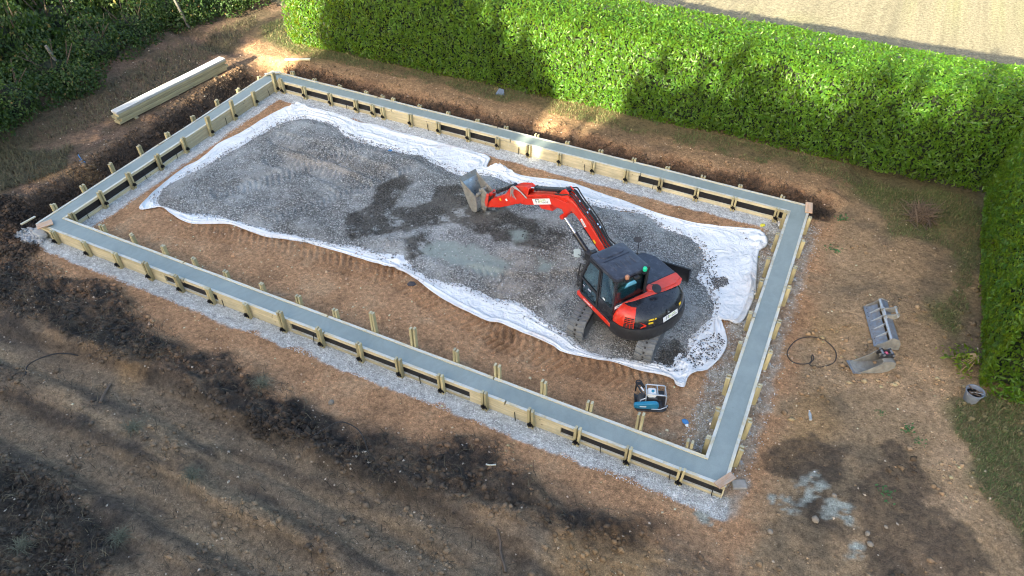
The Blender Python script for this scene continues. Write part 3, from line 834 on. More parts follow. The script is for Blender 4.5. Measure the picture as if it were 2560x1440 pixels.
def footing():
    o_ = [(0, 0), (LX, 0), (LX, WY), (0, WY)]; i_ = [(TW, TW), (LX - TW, TW), (LX - TW, WY - TW), (TW, WY - TW)]
    bm = bmesh.new()
    # four straight lengths of slightly uneven floated top
    def top(x, y): return H_TOP - .004 + .006 * math.sin(x * 1.7 + y * 2.1) * math.sin(x * .6 - y * 1.1)
    ring = lambda pts, z: [bm.verts.new((x, y, z if z is not None else top(x, y))) for x, y in pts]
    def dense(q):
        r = []
        for k in range(4):
            a, b = q[k], q[(k + 1) % 4]
            for t in range(40): r.append((a[0] + (b[0] - a[0]) * t / 40, a[1] + (b[1] - a[1]) * t / 40))
        return r
    O, I = dense(o_), dense(i_)
    a, b, c, d = ring(O, None), ring(I, None), ring(I, -.03), ring(O, -.03)
    N = len(O)
    for r1, r2 in ((a, b), (b, c), (c, d), (d, a)):
        for k in range(N): bm.faces.new((r1[k], r1[(k + 1) % N], r2[(k + 1) % N], r2[k]))
    bmesh.ops.recalc_face_normals(bm, faces=bm.faces)
    me = bpy.data.meshes.new('concrete_footing'); bm.to_mesh(me); bm.free()
    o = link('concrete_footing', me, M_CONC)
    tag(o, 'freshly poured grey concrete footing forming one long rectangular ring', 'footing')
footing()

BT = 0.07
# shared pieces (local axes: x along the wall, y away from the concrete)
stake_me = MB().bx(-.027, .027, 0, .095, 0, 1.0).mesh('stake')
def clamp_mesh():
    m = MB()
    m.box((0, .105, 0), (.12, .015, .05)); m.box((0, .105, 0), (.04, .018, .12))
    m.cyl((0, .0, 0), (0, .19, 0), .010, 8)
    m.box((0, .135, 0), (.11, .025, .022)); m.box((0, .135, 0), (.022, .025, .10), Matrix.Rotation(.5, 3, 'Y'))
    m.box((-.05, .10, -.03), (.025, .03, .09), Matrix.Rotation(.6, 3, 'Y'))
    return m.mesh('clamp')
clamp_me = clamp_mesh(); clamp_me.materials.append(M_CLAMP)
clamp_light = clamp_mesh(); clamp_light.materials.append(M_GALV)
stake_me.materials.append(M_WZ)
pin_me = MB().cyl((0, 0, -.05), (0, .0, .26), .011, 6).mesh('steel_pin'); pin_me.materials.append(M_CLAMP)

def formwork(label, org, rz, s0, s1, slots, stakes, heights, pins=(), light=False, joints=4.75, seed=1, ztop=.432, rail=.105, low=.085):
    """org, rz: local x runs along the wall, local y points away from the concrete face"""
    r = random.Random(seed)
    root = empty('formwork', (org[0], org[1], 0), rz, label, 'formwork', 'timber formwork round the footing')
    along_x = abs(math.cos(rz)) > .5
    def board(name, a, b, y0, y1, z0, z1, mat):
        # object origin at the middle of the board; the wood grain runs along its local x
        L, T, Hh = b - a, y1 - y0, z1 - z0
        m = MB()
        n = max(2, int(L / .6)); rings = []
        for i in range(n + 1):
            x = -L / 2 + L * i / n
            w = .003 * math.sin(i * 1.9 + seed) + r.uniform(-.002, .002)
            rings.append([(x, -T / 2, -Hh / 2), (x, T / 2 + w * .3, -Hh / 2), (x, T / 2 + w * .3, Hh / 2 + w), (x, -T / 2, Hh / 2 + w)])
        m.loft(rings)
        o = m.build(name, mat, root)
        o.location = ((a + b) / 2, (y0 + y1) / 2, (z0 + z1) / 2)
        return o
    cuts = [s0]
    while cuts[-1] + joints * 1.35 < s1: cuts.append(cuts[-1] + joints + r.uniform(-.25, .25))
    cuts.append(s1)
    marks = sorted(set([s0, s1] + [q for ab in slots for q in ab]))
    for a, b in zip(cuts[:-1], cuts[1:]):
        dz = r.uniform(-.008, .010); dn = r.uniform(0, .006)
        # top rail runs the whole piece
        board('top_board', a + .004 + .03 * (a > s0), b - .004, .001, BT + dn * .5, ztop - rail + dz, ztop + dz, M_WX)
    for i, (a, b) in enumerate(zip(marks[:-1], marks[1:])):
        mid = (a + b) / 2
        is_slot = any(p < mid < q for p, q in slots)
        n = max(1, round((b - a) / 4.6))
        for k in range(n):
            p, q = a + (b - a) * k / n, a + (b - a) * (k + 1) / n
            if is_slot:
                board('film_panel', p + .002, q - .002, .001, .018, .0, ztop - rail - .010, M_PLY)
                board('bottom_rail', p + .003, q - .003, .0195, .058 + r.uniform(0, .006), -.02, low + r.uniform(-.01, .01), M_WX)
            else:
                board('face_board', p + .003, q - .003, .001, BT - .012 + r.uniform(0, .004), -.02, ztop - rail - .011, M_WX)
    for s, h in zip(stakes, heights):
        tilt = r.uniform(-.03, .03)
        for k in (-1, 1):
            o = link('stake', stake_me, None, root)
            o.location = (s + k * .042, BT + .010, -.06)
            o.rotation_euler = (r.uniform(-.035, .01), tilt + r.uniform(-.012, .012), r.uniform(-.06, .06))
            o.scale = (1, 1, .06 + h + r.uniform(-.015, .015))
        c = link('clamp', clamp_light if light else clamp_me, None, root)
        c.location = (s, BT + .03, .16 + r.uniform(-.02, .03)); c.rotation_euler = (0, r.uniform(-.25, .25), 0)
    for s in pins:
        o = link('steel_pin', pin_me, None, root); o.location = (s, .11, 0); o.rotation_euler = (r.uniform(-.1, .1), r.uniform(-.15, .15), 0)
    return root
def sx(px, py, y): return onx(px, py, y)[0]
FS = [.69, 1.96, 3.16, 4.32, 5.42, 6.50, 7.72, 8.87, 10.04, 11.19, 12.32, 13.46, 14.59, 15.75, 16.84, 18.0, 19.14]
FH = [.46, .50, .54, .66, .59, .58, .50, .72, .66, .66, .65, .63, .61, .64, .63, .61, .57]
f_slots = [(sx(412, 690, -.05), sx(545, 745, -.05)), (sx(726, 811, -.05), sx(1174, 980, -.05)), (sx(1403, 1065, -.05), 20.03)]
formwork('timber formwork along the outer face of the front footing wall nearest the viewer', (0, 0), math.pi, -20.06, .06, [(-b, -a) for a, b in f_slots], [-s for s in FS], FH,
         [-(s + .35) for s in (6.5, 9.4, 12.5, 15.0, 17.05, 18.6, 19.5)], seed=2)
FI = [1.95] + FS[2:]
formwork('timber formwork along the inner face of the front footing wall', (0, TW), 0.0, TW, LX - TW, [], FI, [.62, .67, .69, .64, .60, .63, .65, .66, 1.02, 1.0, .80, .82, .84, .69, .94, .62], seed=3)
BS = [.88, 1.9, 3.06, 4.2, 4.93, 5.36, 6.49, 7.64, 8.8, 9.93, 11.08, 12.2, 13.37, 14.5, 15.62, 16.78, 17.94, 19.21]
b_slots = [(.9, sx(957, 272, 9.975)), (sx(1100, 312, 9.975), sx(1240, 355, 9.975)), (sx(1596, 446, 9.975), 19.5)]
formwork('timber formwork along the inner face of the back footing wall before the hedge', (0, WY - TW), math.pi, -(LX - TW), -TW, [(-b, -a) for a, b in b_slots], [-s for s in BS],
         [.60, .50, .48, .48, .48, .47, .47, .43, .48, .43, .43, .43, .44, .45, .48, .44, .47, .47], [-s for s in (3.75, 7.2, 10.7, 13.1, 15.4)], seed=4, rail=.095, low=.105)
formwork('timber formwork along the outer face of the back footing wall by the bank', (0, WY), 0.0, -.06, LX + .06, [], BS, [.56] + [.49] * 16 + [.47], seed=5)
LS = [.66, 1.74, 2.85, 4.03, 5.17, 6.37, 7.57, 8.70]
l_slot = (ony(186, 548, .48)[0], ony(456, 367, .48)[0])
formwork('timber formwork along the inner face of the left footing wall', (TW, 0), -math.pi / 2, -(WY - TW), -TW, [(-l_slot[1], -max(l_slot[0], TW + .02))], [-s for s in LS] + [-9.88], [.52, .61, .60, .59, .58, .74, .77, .58, .76],
         [-s for s in (1.1, 3.4, 4.75, 7.15, 9.5)], seed=6, rail=.085, low=.095)
formwork('timber formwork along the outer face of the left footing wall by the ditch', (0, 0), math.pi / 2, .0, WY, [], LS + [9.87], [.61, .61, .72, .73, .57, .59, .61, .53, .47], seed=7)
RS = [.86, 1.66, 2.73, 3.9, 5.04, 6.35, 7.3, 8.5, 9.68]
formwork('timber formwork along the inner face of the right footing wall', (LX - TW, 0), math.pi / 2, TW, WY - TW, [], RS, [.60] * 9, light=True, seed=8)
formwork('timber formwork along the outer face of the right footing wall', (LX, 0), -math.pi / 2, -WY, 0.0, [], [-s for s in RS], [.60, .62, .60, .58, .60, .61, .59, .60, .58], light=True, seed=9)
# loose board offcuts laid over the corners
def cap(label, c, size, rz, z, mat=M_WFRESH):
    o = MB().bx(-size[0] / 2, size[0] / 2, -size[1] / 2, size[1] / 2, 0, size[2]).build('board_offcut', mat)
    o.location = (c[0], c[1], z); o.rotation_euler = (0, 0, rz)
    return tag(o, label, 'board', 'board offcuts laid over the formwork corners')
zc = H_TOP + .036
cap('reddish board offcut laid across the front right corner of the formwork', G(1812, 1202, zc), (.46, .17, .03), RAD(58), zc)
cap('pale board offcut over the front left corner of the formwork', G(112, 562, zc), (.42, .26, .03), RAD(62), zc)
cap('reddish board offcut over the back right corner of the formwork', G(2022, 520, zc), (.52, .20, .03), RAD(98), zc)
cap('pale board offcut over the back left corner of the formwork', G(682, 184, zc), (.60, .16, .03), RAD(45), zc, M_WX)
# ================================================================== VEGETATION
def unit(v): return v / np.maximum(np.linalg.norm(v, axis=-1, keepdims=True), 1e-9)
def leaf_mesh(name, P, N, size, seed, ratio=.42, droop=.5, jitter=.7, fold=.18, down=True):
    """folded leaves (4 triangles each) at points P facing N"""
    r = np.random.default_rng(seed); n = len(P)
    Nn = unit(N + jitter * (r.random((n, 3)) - .5) * 2)
    A = (r.random((n, 3)) - .5) * 2
    if down: A += np.array([0, 0, -droop])
    A = unit(A - Nn * (A * Nn).sum(1, keepdims=True)); B = np.cross(Nn, A)
    L = size * (.65 + .7 * r.random((n, 1))); Wd = L * ratio
    base = P - A * L * .5; tip = P + A * L * .5 - Nn * L * .12
    mid = P - A * L * .05
    le = mid + B * Wd * .5 + Nn * L * fold * .6; ri = mid - B * Wd * .5 + Nn * L * fold * .6
    V = np.stack([base, le, tip, ri, mid], 1).reshape(-1, 3)
    t = np.array([[0, 4, 1], [1, 4, 2], [0, 3, 4], [4, 3, 2]])
    return np_mesh(name, V, (t[None] + (np.arange(n) * 5)[:, None, None]).reshape(-1, 3))
def mat_leaf(name, dark, light, rough=.35, trans=.30, tcol=(.20, .36, .03), yellow=None):
    n = NT(name)
    rnd = n.node('ShaderNodeNewGeometry').outputs['Random Per Island']
    stops = [(0.0, dark), (.75, tuple(.5 * (np.array(dark) + np.array(light)))), (.97, light)]
    if yellow: stops.append((.985, yellow))
    c = n.ramp(rnd, stops)
    c = n.mix(1.0, c, n.ramp(n.noise(.9, 4), [(.3, .78), (.7, 1.22)]), 'MULTIPLY')
    n.fin(c, rough, spec=.35)
    tr = n.node('ShaderNodeBsdfTranslucent', {'Color': n.mix(1.0, tcol, n.ramp(rnd, [(0, .7), (1, 1.25)]), 'MULTIPLY')})
    mx = n.node('ShaderNodeMixShader', {0: trans})
    n.l.new(n.p.outputs[0], mx.inputs[1]); n.l.new(tr.outputs[0], mx.inputs[2]); n.l.new(mx.outputs[0], n.out.inputs[0])
    return n.m
M_LAUREL = mat_leaf('laurel_leaf', (.014, .070, .008), (.072, .175, .020), .36, .42, (.66, .72, .05))
M_BRAMBLE = mat_leaf('bramble_leaf', (.016, .040, .009), (.055, .105, .022), .5, .28, (.16, .26, .04), (.20, .13, .05))
M_SCRUB = mat_leaf('scrub_leaf', (.040, .080, .018), (.120, .170, .040), .5, .32, (.24, .30, .05), (.30, .24, .07))
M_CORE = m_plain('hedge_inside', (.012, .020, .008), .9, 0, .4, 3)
M_BARK = m_plain('bark', (.085, .065, .048), .9, 0, .35, 7, bump=.4)
M_TWIG = m_plain('dead_twigs', (.125, .092, .066), .85, 0, .3, 9)

def hedge(name, label, x0, x1, yfront, yback, ztop, dens, seed, ends=(True, True), along='x', zb=.35):
    """runs along x (or y when along='y'); yfront(u) is the visible face"""
    r = np.random.default_rng(seed)
    root = empty(name, ((x0 + x1) / 2, (yfront((x0 + x1) / 2) + yback) / 2, zb - .05) if along == 'x' else ((yfront(0) + yback) / 2, (x0 + x1) / 2, zb - .05), 0, label, 'hedge', 'clipped laurel hedges')
    Ln = x1 - x0; dep = abs(yback - yfront((x0 + x1) / 2)); Hh = ztop - zb; sg = 1 if yback > yfront(x0) else -1
    P = []; N = []
    def bulge(u, v, s): return .13 * fbm(u, v, .55, 3, s) + .06 * fbm(u, v, 2.0, 2, s + 3)
    def rnd_in(n): return np.abs(r.normal(0, .10, n)) - .05
    # front face
    n = int(Ln * Hh * dens); u = x0 + Ln * r.random(n); v = zb + Hh * r.random(n) ** .95
    yf = np.array([yfront(a) for a in u])
    inward = rnd_in(n) + bulge(u, v, seed) + .22 * np.clip((v - ztop + .5) / .5, 0, 1) ** 2 - .10 * np.sin((v - zb) / Hh * math.pi) + .12 * np.clip((zb + .5 - v) / .5, 0, 1)
    P.append(np.stack([u, yf + sg * inward, v], 1)); N.append(np.tile([0, -sg, .25], (n, 1)))
    # back face, thinner
    n = int(Ln * Hh * dens * .3); u = x0 + Ln * r.random(n); v = zb + Hh * r.random(n)
    P.append(np.stack([u, yback - sg * (rnd_in(n) + bulge(u, v, seed + 1)), v], 1)); N.append(np.tile([0, sg, .2], (n, 1)))
    # top
    n = int(Ln * dep * dens * 1.05); u = x0 + Ln * r.random(n); t = r.random(n)
    yf = np.array([yfront(a) for a in u]); y = yf + (yback - yf) * t
    edge = np.minimum(t, 1 - t) * dep
    z = ztop + .05 - rnd_in(n) + bulge(u, y, seed + 2) * .8 - .16 * np.clip(1 - edge / .35, 0, 1) ** 2 + .05 * r.random(n) * (r.random(n) > .9)
    P.append(np.stack([u, y, z], 1)); N.append(np.tile([0, -.1 * sg, 1.0], (n, 1)))
    for k, (ue, dr) in enumerate(((x0, -1), (x1, 1))):
        if not ends[k]: continue
        n = int(dep * Hh * dens); t = r.random(n); v = zb + Hh * r.random(n)
        y = yfront(ue) + (yback - yfront(ue)) * t
        e = np.minimum(t, 1 - t) * dep
        P.append(np.stack([ue - dr * (rnd_in(n) + bulge(y, v, seed + 4 + k) + .3 * np.clip(1 - e / .5, 0, 1) ** 2), y, v], 1)); N.append(np.tile([dr, -sg * .3, .25], (n, 1)))
    P = np.concatenate(P); N = np.concatenate(N)
    hole = fbm(P[:, 0] + P[:, 1], P[:, 2] + .4 * P[:, 1], 1.9, 3, seed + 9, .6)      # thin spots in the foliage
    kp = r.random(len(P)) > .55 * sstep(.30, .50, hole)
    P, N = P[kp], N[kp]
    if along == 'y': P = P[:, [1, 0, 2]]; N = N[:, [1, 0, 2]]
    me = leaf_mesh('leaves', P - np.array(root.location), N, .130, seed, .42, .7, .95)
    o = link('leaves', me, M_LAUREL, root); o['kind'] = 'stuff'
    # dense inside: a lumpy dark mass and stems
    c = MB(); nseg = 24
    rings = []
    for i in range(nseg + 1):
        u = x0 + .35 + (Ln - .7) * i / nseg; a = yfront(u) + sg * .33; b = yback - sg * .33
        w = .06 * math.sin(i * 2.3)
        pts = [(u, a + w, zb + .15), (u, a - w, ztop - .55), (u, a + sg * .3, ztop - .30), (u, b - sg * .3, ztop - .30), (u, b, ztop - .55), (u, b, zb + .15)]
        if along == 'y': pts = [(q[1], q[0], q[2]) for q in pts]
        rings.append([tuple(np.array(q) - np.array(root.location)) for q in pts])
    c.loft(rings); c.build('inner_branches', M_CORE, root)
    st = MB()
    for i in range(int(Ln / .55)):
        u = x0 + .4 + (Ln - .8) * r.random(); y = yfront(u) + sg * (.45 + (dep - 1.0) * r.random())
        b = np.array([u, y, zb - .12]); t = b + np.array([r.uniform(-.2, .2), r.uniform(-.2, .2), .9])
        if along == 'y': b = b[[1, 0, 2]]; t = t[[1, 0, 2]]
        st.tube([tuple(b - np.array(root.location)), tuple(t - np.array(root.location))], [.04, .025], 5)
    st.build('stems', M_BARK, root)
    return root
hedge('laurel_hedge', 'long clipped laurel hedge running across the back of the site before the lawn', -0.9, 25.3, lambda u: 12.80 + .027 * u, 16.15, 3.30, 470, 31)
hedge('laurel_hedge', 'clipped laurel hedge running along the right-hand side of the site', 5.25, 13.2, lambda u: 24.75, 27.4, 3.2, 420, 37, (True, False), 'y', zb=.12)

# ---- bramble and scrub on the left: four foliage shapes shared between bushes
def crown_points(n, seed, flat=.75, lumps=9):
    r = np.random.default_rng(seed)
    c = unit(r.normal(size=(lumps, 3))) * .55; c[:, 2] = np.abs(c[:, 2]) * .8; rad = .40 + .22 * r.random(lumps)
    k = r.integers(0, lumps, n); d = unit(r.normal(size=(n, 3)))
    P = c[k] + d * (rad[k] * (.72 + .34 * r.random(n) ** .6))[:, None]
    P[:, 2] = P[:, 2] * flat
    keep = P[:, 2] > -.06
    P, d = P[keep], d[keep]
    return P, unit(d + np.array([0, 0, .5]))
BUSH = []
for k in range(4):
    P, N = crown_points(9000, 50 + k, .80)
    BUSH.append((leaf_mesh('foliage', P, N, .062 if k < 3 else .05, 60 + k, .62, .2, .9), crown_points(1, 1)))
BUSH = [b[0] for b in BUSH]
for k, b in enumerate(BUSH): b.materials.append(M_BRAMBLE if k < 2 else M_SCRUB)
def lump_mesh(seed):
    r = random.Random(seed); m = MB(); rings = []
    for i in range(7):
        a = i / 6 * math.pi / 2
        rings.append([(math.cos(t * .628) * math.cos(a) * .52 * r.uniform(.8, 1.05), math.sin(t * .628) * math.cos(a) * .52 * r.uniform(.8, 1.05), math.sin(a) * .42) for t in range(10)])
    m.loft(rings); return m.mesh('inner_branches', 60)
LUMP = lump_mesh(3); LUMP.materials.append(M_CORE)
def stem_mesh():
    m = MB(); r = random.Random(8)
    for k in range(7):
        a = k * .9; x, y = .12 * math.cos(a), .12 * math.sin(a)
        pts = [(x, y, -.1), (x * 2.2 + r.uniform(-.1, .1), y * 2.2 + r.uniform(-.1, .1), .35), (x * 4 + r.uniform(-.15, .15), y * 4 + r.uniform(-.15, .15), .72)]
        m.tube(pts, [.028, .018, .007], 5)
    return m.mesh('stems', 60)
STEM = stem_mesh(); STEM.materials.append(M_BARK)
def bush(label, x, y, rx, ry, h, kind, rz, group, name='bramble_bush', cat='bush'):
    root = empty(name, (x, y, zt(x, y) - .1), rz, label, cat, group)
    for nm, me in (('foliage', BUSH[kind]), ('inner_branches', LUMP), ('stems', STEM)):
        o = link(nm, me, None, root); o.scale = (rx, ry, h / .78)
    return root
ORD = ['first', 'second', 'third', 'fourth', 'fifth', 'sixth', 'seventh', 'eighth', 'ninth']
rb = random.Random(15)
fr = [(-6.0, -.2), (-6.1, 2.0), (-5.9, 4.0), (-6.2, 6.0), (-6.5, 8.2), (-6.9, 10.3), (-6.6, 12.4), (-5.6, 14.6)]
for i, (x, y) in enumerate(fr):
    bush('low dark bramble at the left edge of the bare soil, %s from the lower left' % ORD[i], x, y, 1.75, 1.7, 1.25 + .25 * rb.random(), i % 2, rb.uniform(0, 6), 'brambles along the left edge')
md = [(-8.6, 1.0), (-8.8, 3.6), (-8.9, 6.2), (-9.2, 8.8), (-9.4, 11.4), (-8.6, 14.0)]
for i, (x, y) in enumerate(md):
    bush('taller bramble thicket behind the front brambles, %s counted from the lower left' % ORD[i], x, y, 2.2, 2.1, 2.2 + .5 * rb.random(), (i + 1) % 3, rb.uniform(0, 6), 'taller brambles behind the front row')
bk_ = [(-11.8, 3.0), (-12.0, 6.0), (-12.4, 9.2), (-12.6, 12.6)]
for i, (x, y) in enumerate(bk_):
    bush('pale green scrub tree in the top left corner, %s counted from the left' % ORD[i], x, y, 2.6, 2.5, 3.6 + .6 * rb.random(), 2 + i % 2, rb.uniform(0, 6), 'scrub trees in the top left corner', 'scrub_tree', 'tree')
for i, (x, y) in enumerate([(-15.5, 7), (-15.8, 11), (-15.4, 15)]):
    bush('high scrub tree at the very corner of the picture, %s counted from the left' % ORD[i], x, y, 3.0, 3.0, 4.6, 3 - i % 2, rb.uniform(0, 6), 'scrub trees in the top left corner', 'scrub_tree', 'tree')
for i, (x, y) in enumerate([(-6.6, 17.2), (-3.6, 17.8), (-10.5, 17.0), (-4.9, 20.0), (-8.0, 20.5)]):
    bush('deep green bush in the shade between brambles and laurel hedge, %s of five' % ORD[i], x, y, 2.0, 2.0, 2.4, 0, rb.uniform(0, 6), 'shaded bushes at the top edge')

# ---- grass, straw and roots
def blades(name, P, L, wid, lean, cols, mat, seed):
    r = np.random.default_rng(seed); n = len(P)
    a = r.random(n) * 6.283; d = np.stack([np.cos(a), np.sin(a), 0 * a], 1)
    b = np.stack([-np.sin(a), np.cos(a), 0 * a], 1)
    ln = lean * (.4 + r.random((n, 1)))
    mid = P + d * L[:, None] * ln * .35 + np.array([0, 0, 1]) * L[:, None] * .55
    tip = P + d * L[:, None] * ln + np.array([0, 0, 1]) * (L[:, None] * np.maximum(.15, 1 - ln * .6))
    w = wid[:, None] * .5
    V = np.stack([P - b * w, P + b * w, mid + b * w * .7, mid - b * w * .7, tip], 1).reshape(-1, 3)
    t = np.array([[0, 1, 2], [0, 2, 3], [3, 2, 4]])
    me = np_mesh(name, V, (t[None] + (np.arange(n) * 5)[:, None, None]).reshape(-1, 3))
    vcol(me, np.concatenate([np.repeat(cols, 5, 0), np.ones((n * 5, 1))], 1))
    return tag(link(name, me, mat), kind='stuff')
M_BLADE = mat_vc('grass_blades', .6, .1)
rg = np.random.default_rng(77)
def sample_poly(poly, n):
    ar = np.array(poly); q = ar.min(0) + rg.random((n, 2)) * (ar.max(0) - ar.min(0))
    d = poly_sd(q[:, 0], q[:, 1], poly) + .5 * fbm(q[:, 0], q[:, 1], .9, 4, 81)
    return q[d > 0]
def grass():
    q = np.concatenate([sample_poly(p, 15000) for p in GRASSY[:2]] + [sample_poly(GRASSY[2], 7000)])
    s = np.stack([-1 + 26 * rg.random(15000), 12.15 + 1.1 * rg.random(15000)], 1)
    s = s[fbm(s[:, 0], s[:, 1], 1.1, 4, 55) > -.15]
    q = np.concatenate([q, s]); q = q[(q[:, 1] < 13.6) | (q[:, 0] < 0)]
    q = q[(q[:, 0] < 27) & (q[:, 0] > -9)]
    n = len(q); k = rg.random((n, 1))
    col = np.array([.085, .12, .035]) * (.6 + .8 * rg.random((n, 1))) * (k > .4) + np.array([.20, .165, .08]) * (.6 + .7 * rg.random((n, 1))) * (k <= .4)
    P = np.concatenate([q, terrain(q[:, 0], q[:, 1])[:, None] - .005], 1)
    blades('grass', P, .05 + .09 * rg.random(n), .010 + .010 * rg.random(n), .9, col, M_BLADE, 1)
    q = np.concatenate([sample_poly(p, 8000) for p in DRYGRASS])
    n = len(q)
    col = np.array([.12, .098, .060]) * (.4 + .9 * rg.random((n, 1))); col[:, 1] *= 1 + .25 * rg.random(n)
    P = np.concatenate([q, terrain(q[:, 0], q[:, 1])[:, None] - .005], 1)
    blades('dry_grass', P, .10 + .22 * rg.random(n), .010 + .012 * rg.random(n), 1.2, col, M_BLADE, 2)
    # torn roots along the cut bank and straw on the spoil
    x = rg.random(7000) * 21 - .2; y = 11.05 + .22 * rg.normal(size=7000) + .25 * fbm(x, x * 0, .5, 3, 9)
    lx = -1.05 + .28 * rg.normal(size=4200); ly = rg.random(4200) * 10.5
    q = np.stack([np.concatenate([x, lx]), np.concatenate([y, ly])], 1)
    q = q[(q[:, 1] > 10.62) | (q[:, 0] < -.2)]
    q = q[fbm(q[:, 0], q[:, 1], 1.0, 4, 19) > -.25]
    n = len(q); col = np.array([.055, .040, .028]) * (.4 + 1.3 * rg.random((n, 1)))
    P = np.concatenate([q, terrain(q[:, 0], q[:, 1])[:, None] - .01], 1)
    blades('torn_roots', P, .08 + .22 * rg.random(n), .008 + .010 * rg.random(n), 1.3, col, M_BLADE, 3)
    q = np.concatenate([sample_poly(p, 2000) for p in DARK] + [sample_poly(GL([(-40, 850), (700, 1100), (1300, 1380), (1200, 1480), (-40, 1480)]), 3500)])
    n = len(q); k = rg.random((n, 1))
    col = np.where(k > .6, np.array([.14, .12, .075]), np.array([.045, .04, .028])) * (.4 + .9 * rg.random((n, 1)))
    P = np.concatenate([q, terrain(q[:, 0], q[:, 1])[:, None] - .01], 1)
    blades('straw_in_spoil', P, .06 + .18 * rg.random(n), .006 + .008 * rg.random(n), 1.6, col, M_BLADE, 4)
grass()
# ---- trees behind the viewpoint whose shade lies over the whole site
TP, TN = crown_points(5200, 90, 1.0, 14); TP = np.concatenate([TP, TP * np.array([1, 1, -1])]); TN = np.concatenate([TN, TN * np.array([1, 1, -1])])
TP = TP / np.abs(TP).max(0)
CROWN = leaf_mesh('crown', TP, TN, .16, 91, .7, .1, 1.0); CROWN.materials.append(M_SCRUB)
TL = MB(); 
for i in range(8):
    pass
TL.loft([[(math.cos(t * .524) * r_, math.sin(t * .524) * r_, z_) for t in range(12)] for r_, z_ in ((.30, -.78), (.62, -.5), (.78, 0), (.62, .5), (.30, .78))])
CORE = TL.mesh('inner_branches', 60); CORE.materials.append(M_CORE)
def trunk_mesh():
    m = MB(); m.tube([(0, 0, -.3), (.02, 0, .35), (.0, .02, .8), (.03, 0, 1.0)], [.035, .026, .018, .008], 8)
    for k in range(6):
        a = k * 1.05; m.tube([(0, 0, .45 + .07 * k), (.12 * math.cos(a), .12 * math.sin(a), .62 + .06 * k)], [.012, .005], 5)
    return m.mesh('trunk', 60)
TRUNK = trunk_mesh(); TRUNK.materials.append(M_BARK)
ROW_Y = -31.0
def shade_tree(label, x, top, rx, low, y=ROW_Y, ry=2.6):
    root = empty('broadleaf_tree', (x, y, -.2), 0, label, 'tree', 'trees behind the viewpoint')
    t = link('trunk', TRUNK, None, root); t.scale = (top * .9, top * .9, top * .85)
    for nm, me in (('crown', CROWN), ('inner_branches', CORE)):
        o = link(nm, me, None, root); hh = (top - low) / 2 + .1
        o.location = (0, 0, low + hh); o.scale = (rx, ry, hh); o.rotation_euler = (0, 0, (x * 1.7) % 6.28 if abs(rx - ry) < .4 else 0)
    return root
_k = (12.9 - ROW_Y) / math.cos(SUN_PHI)
def hx(x): return x - (12.9 - ROW_Y) * math.tan(SUN_PHI)      # hedge-face x -> x in the tree row
def hz(z): return z + _k * math.tan(SUN_EL)
# (x on the hedge face, top of the shade on it, half width)
SHADES = [(-13, -.5, 3.2), (-9.4, 1.4, 3.4), (-6.0, 1.4, 3.2), (-3.2, 1.0, 2.3), (-.6, -.9, 1.5), (2.75, 4.3, 2.5), (5.0, 6.5, 2.6), (7.4, 4.4, 2.7), (9.2, 2.4, 2.2),
          (12.2, -.1, 2.2), (14.6, 1.5, 1.9), (16.4, 2.3, 2.0), (18.0, 1.7, 1.9), (19.0, 1.3, 1.8), (20.6, 2.6, 2.1), (22.0, 2.3, 2.0), (23.4, 3.0, 2.2), (25.4, 3.5, 2.6), (29, 3.2, 3.2), (33, 3.0, 3.2)]
for i, (x, z, w) in enumerate(SHADES):
    if x > 14: z += 1.0; w *= 1.2
    shade_tree('tall broadleaf tree out of view behind the camera, in the near row', hx(x), hz(z) + .2, w, 3.0)
for i in range(12):
    x = -14 + i * 4.1
    up_ = 3.2 if x > 15 else (3.0 if x < -3.4 else 0)
    shade_tree('tall broadleaf tree out of view behind the camera, in the far row', hx(x), hz(-1.7) + up_ + .2 + .6 * ((i * 7) % 3) / 3, 3.2, 2.5, ROW_Y - 3.5, 2.8)
# ================================================================== EXCAVATOR
M_RED = m_plain('red_paint', (.66, .028, .010), .38, 0, .10, 4, (.36, .20, .13), .22, coat=.25)
M_REDF = m_plain('faded_red_paint', (.62, .060, .040), .5, 0, .12, 5, (.36, .26, .22), .15)
M_BLK = m_plain('black_paint', (.016, .018, .024), .28, 0, .15, 4, (.17, .16, .15), .08, coat=.25)
M_BLKM = m_plain('black_plastic', (.020, .021, .025), .5, 0, .25, 6, (.15, .14, .13), .12)
M_ROOF = m_plain('dusty_navy_roof', (.030, .036, .055), .42, 0, .3, 5, (.16, .18, .22), .28)
M_RUB = m_plain('dusty_rubber', (.155, .163, .165), .85, 0, .28, 7, (.23, .22, .19), .35, bump=.3)
M_RUBD = m_plain('dark_rubber', (.022, .022, .023), .75, 0, .3, 8, (.14, .13, .11), .15)
M_CHR = m_plain('chrome_rod', (.75, .76, .78), .15, 1.0, .05, 5)
M_STEEL = m_plain('worn_steel', (.26, .27, .26), .45, .7, .3, 6, (.27, .24, .19), .40, bump=.3)
M_STEELB = m_plain('polished_bucket_steel', (.36, .43, .50), .32, .75, .25, 4, (.30, .28, .23), .25)
M_MUD = m_plain('muddy_steel', (.235, .235, .215), .8, .15, .35, 7, (.27, .225, .165), .38, bump=.5)
M_WHITE = m_plain('white_sticker', (.80, .82, .82), .4, 0, .03)
M_YEL = m_plain('yellow_sticker', (.80, .55, .03), .4, 0, .05)
M_TXT = m_plain('dark_print', (.03, .05, .06), .5, 0, .05)
M_TXTG = m_plain('lime_print', (.42, .58, .10), .5, 0, .05)
M_GREEN = m_plain('green_beacon', (.015, .55, .30), .2, 0, .05)
M_AMBER = m_plain('amber_beacon', (.42, .20, .12), .25, 0, .15)
M_GREYM = m_plain('mirror_back', (.33, .38, .37), .4, 0, .1)
M_SEAT = m_plain('blue_seat_cover', (.16, .50, .70), .6, 0, .12, 6)
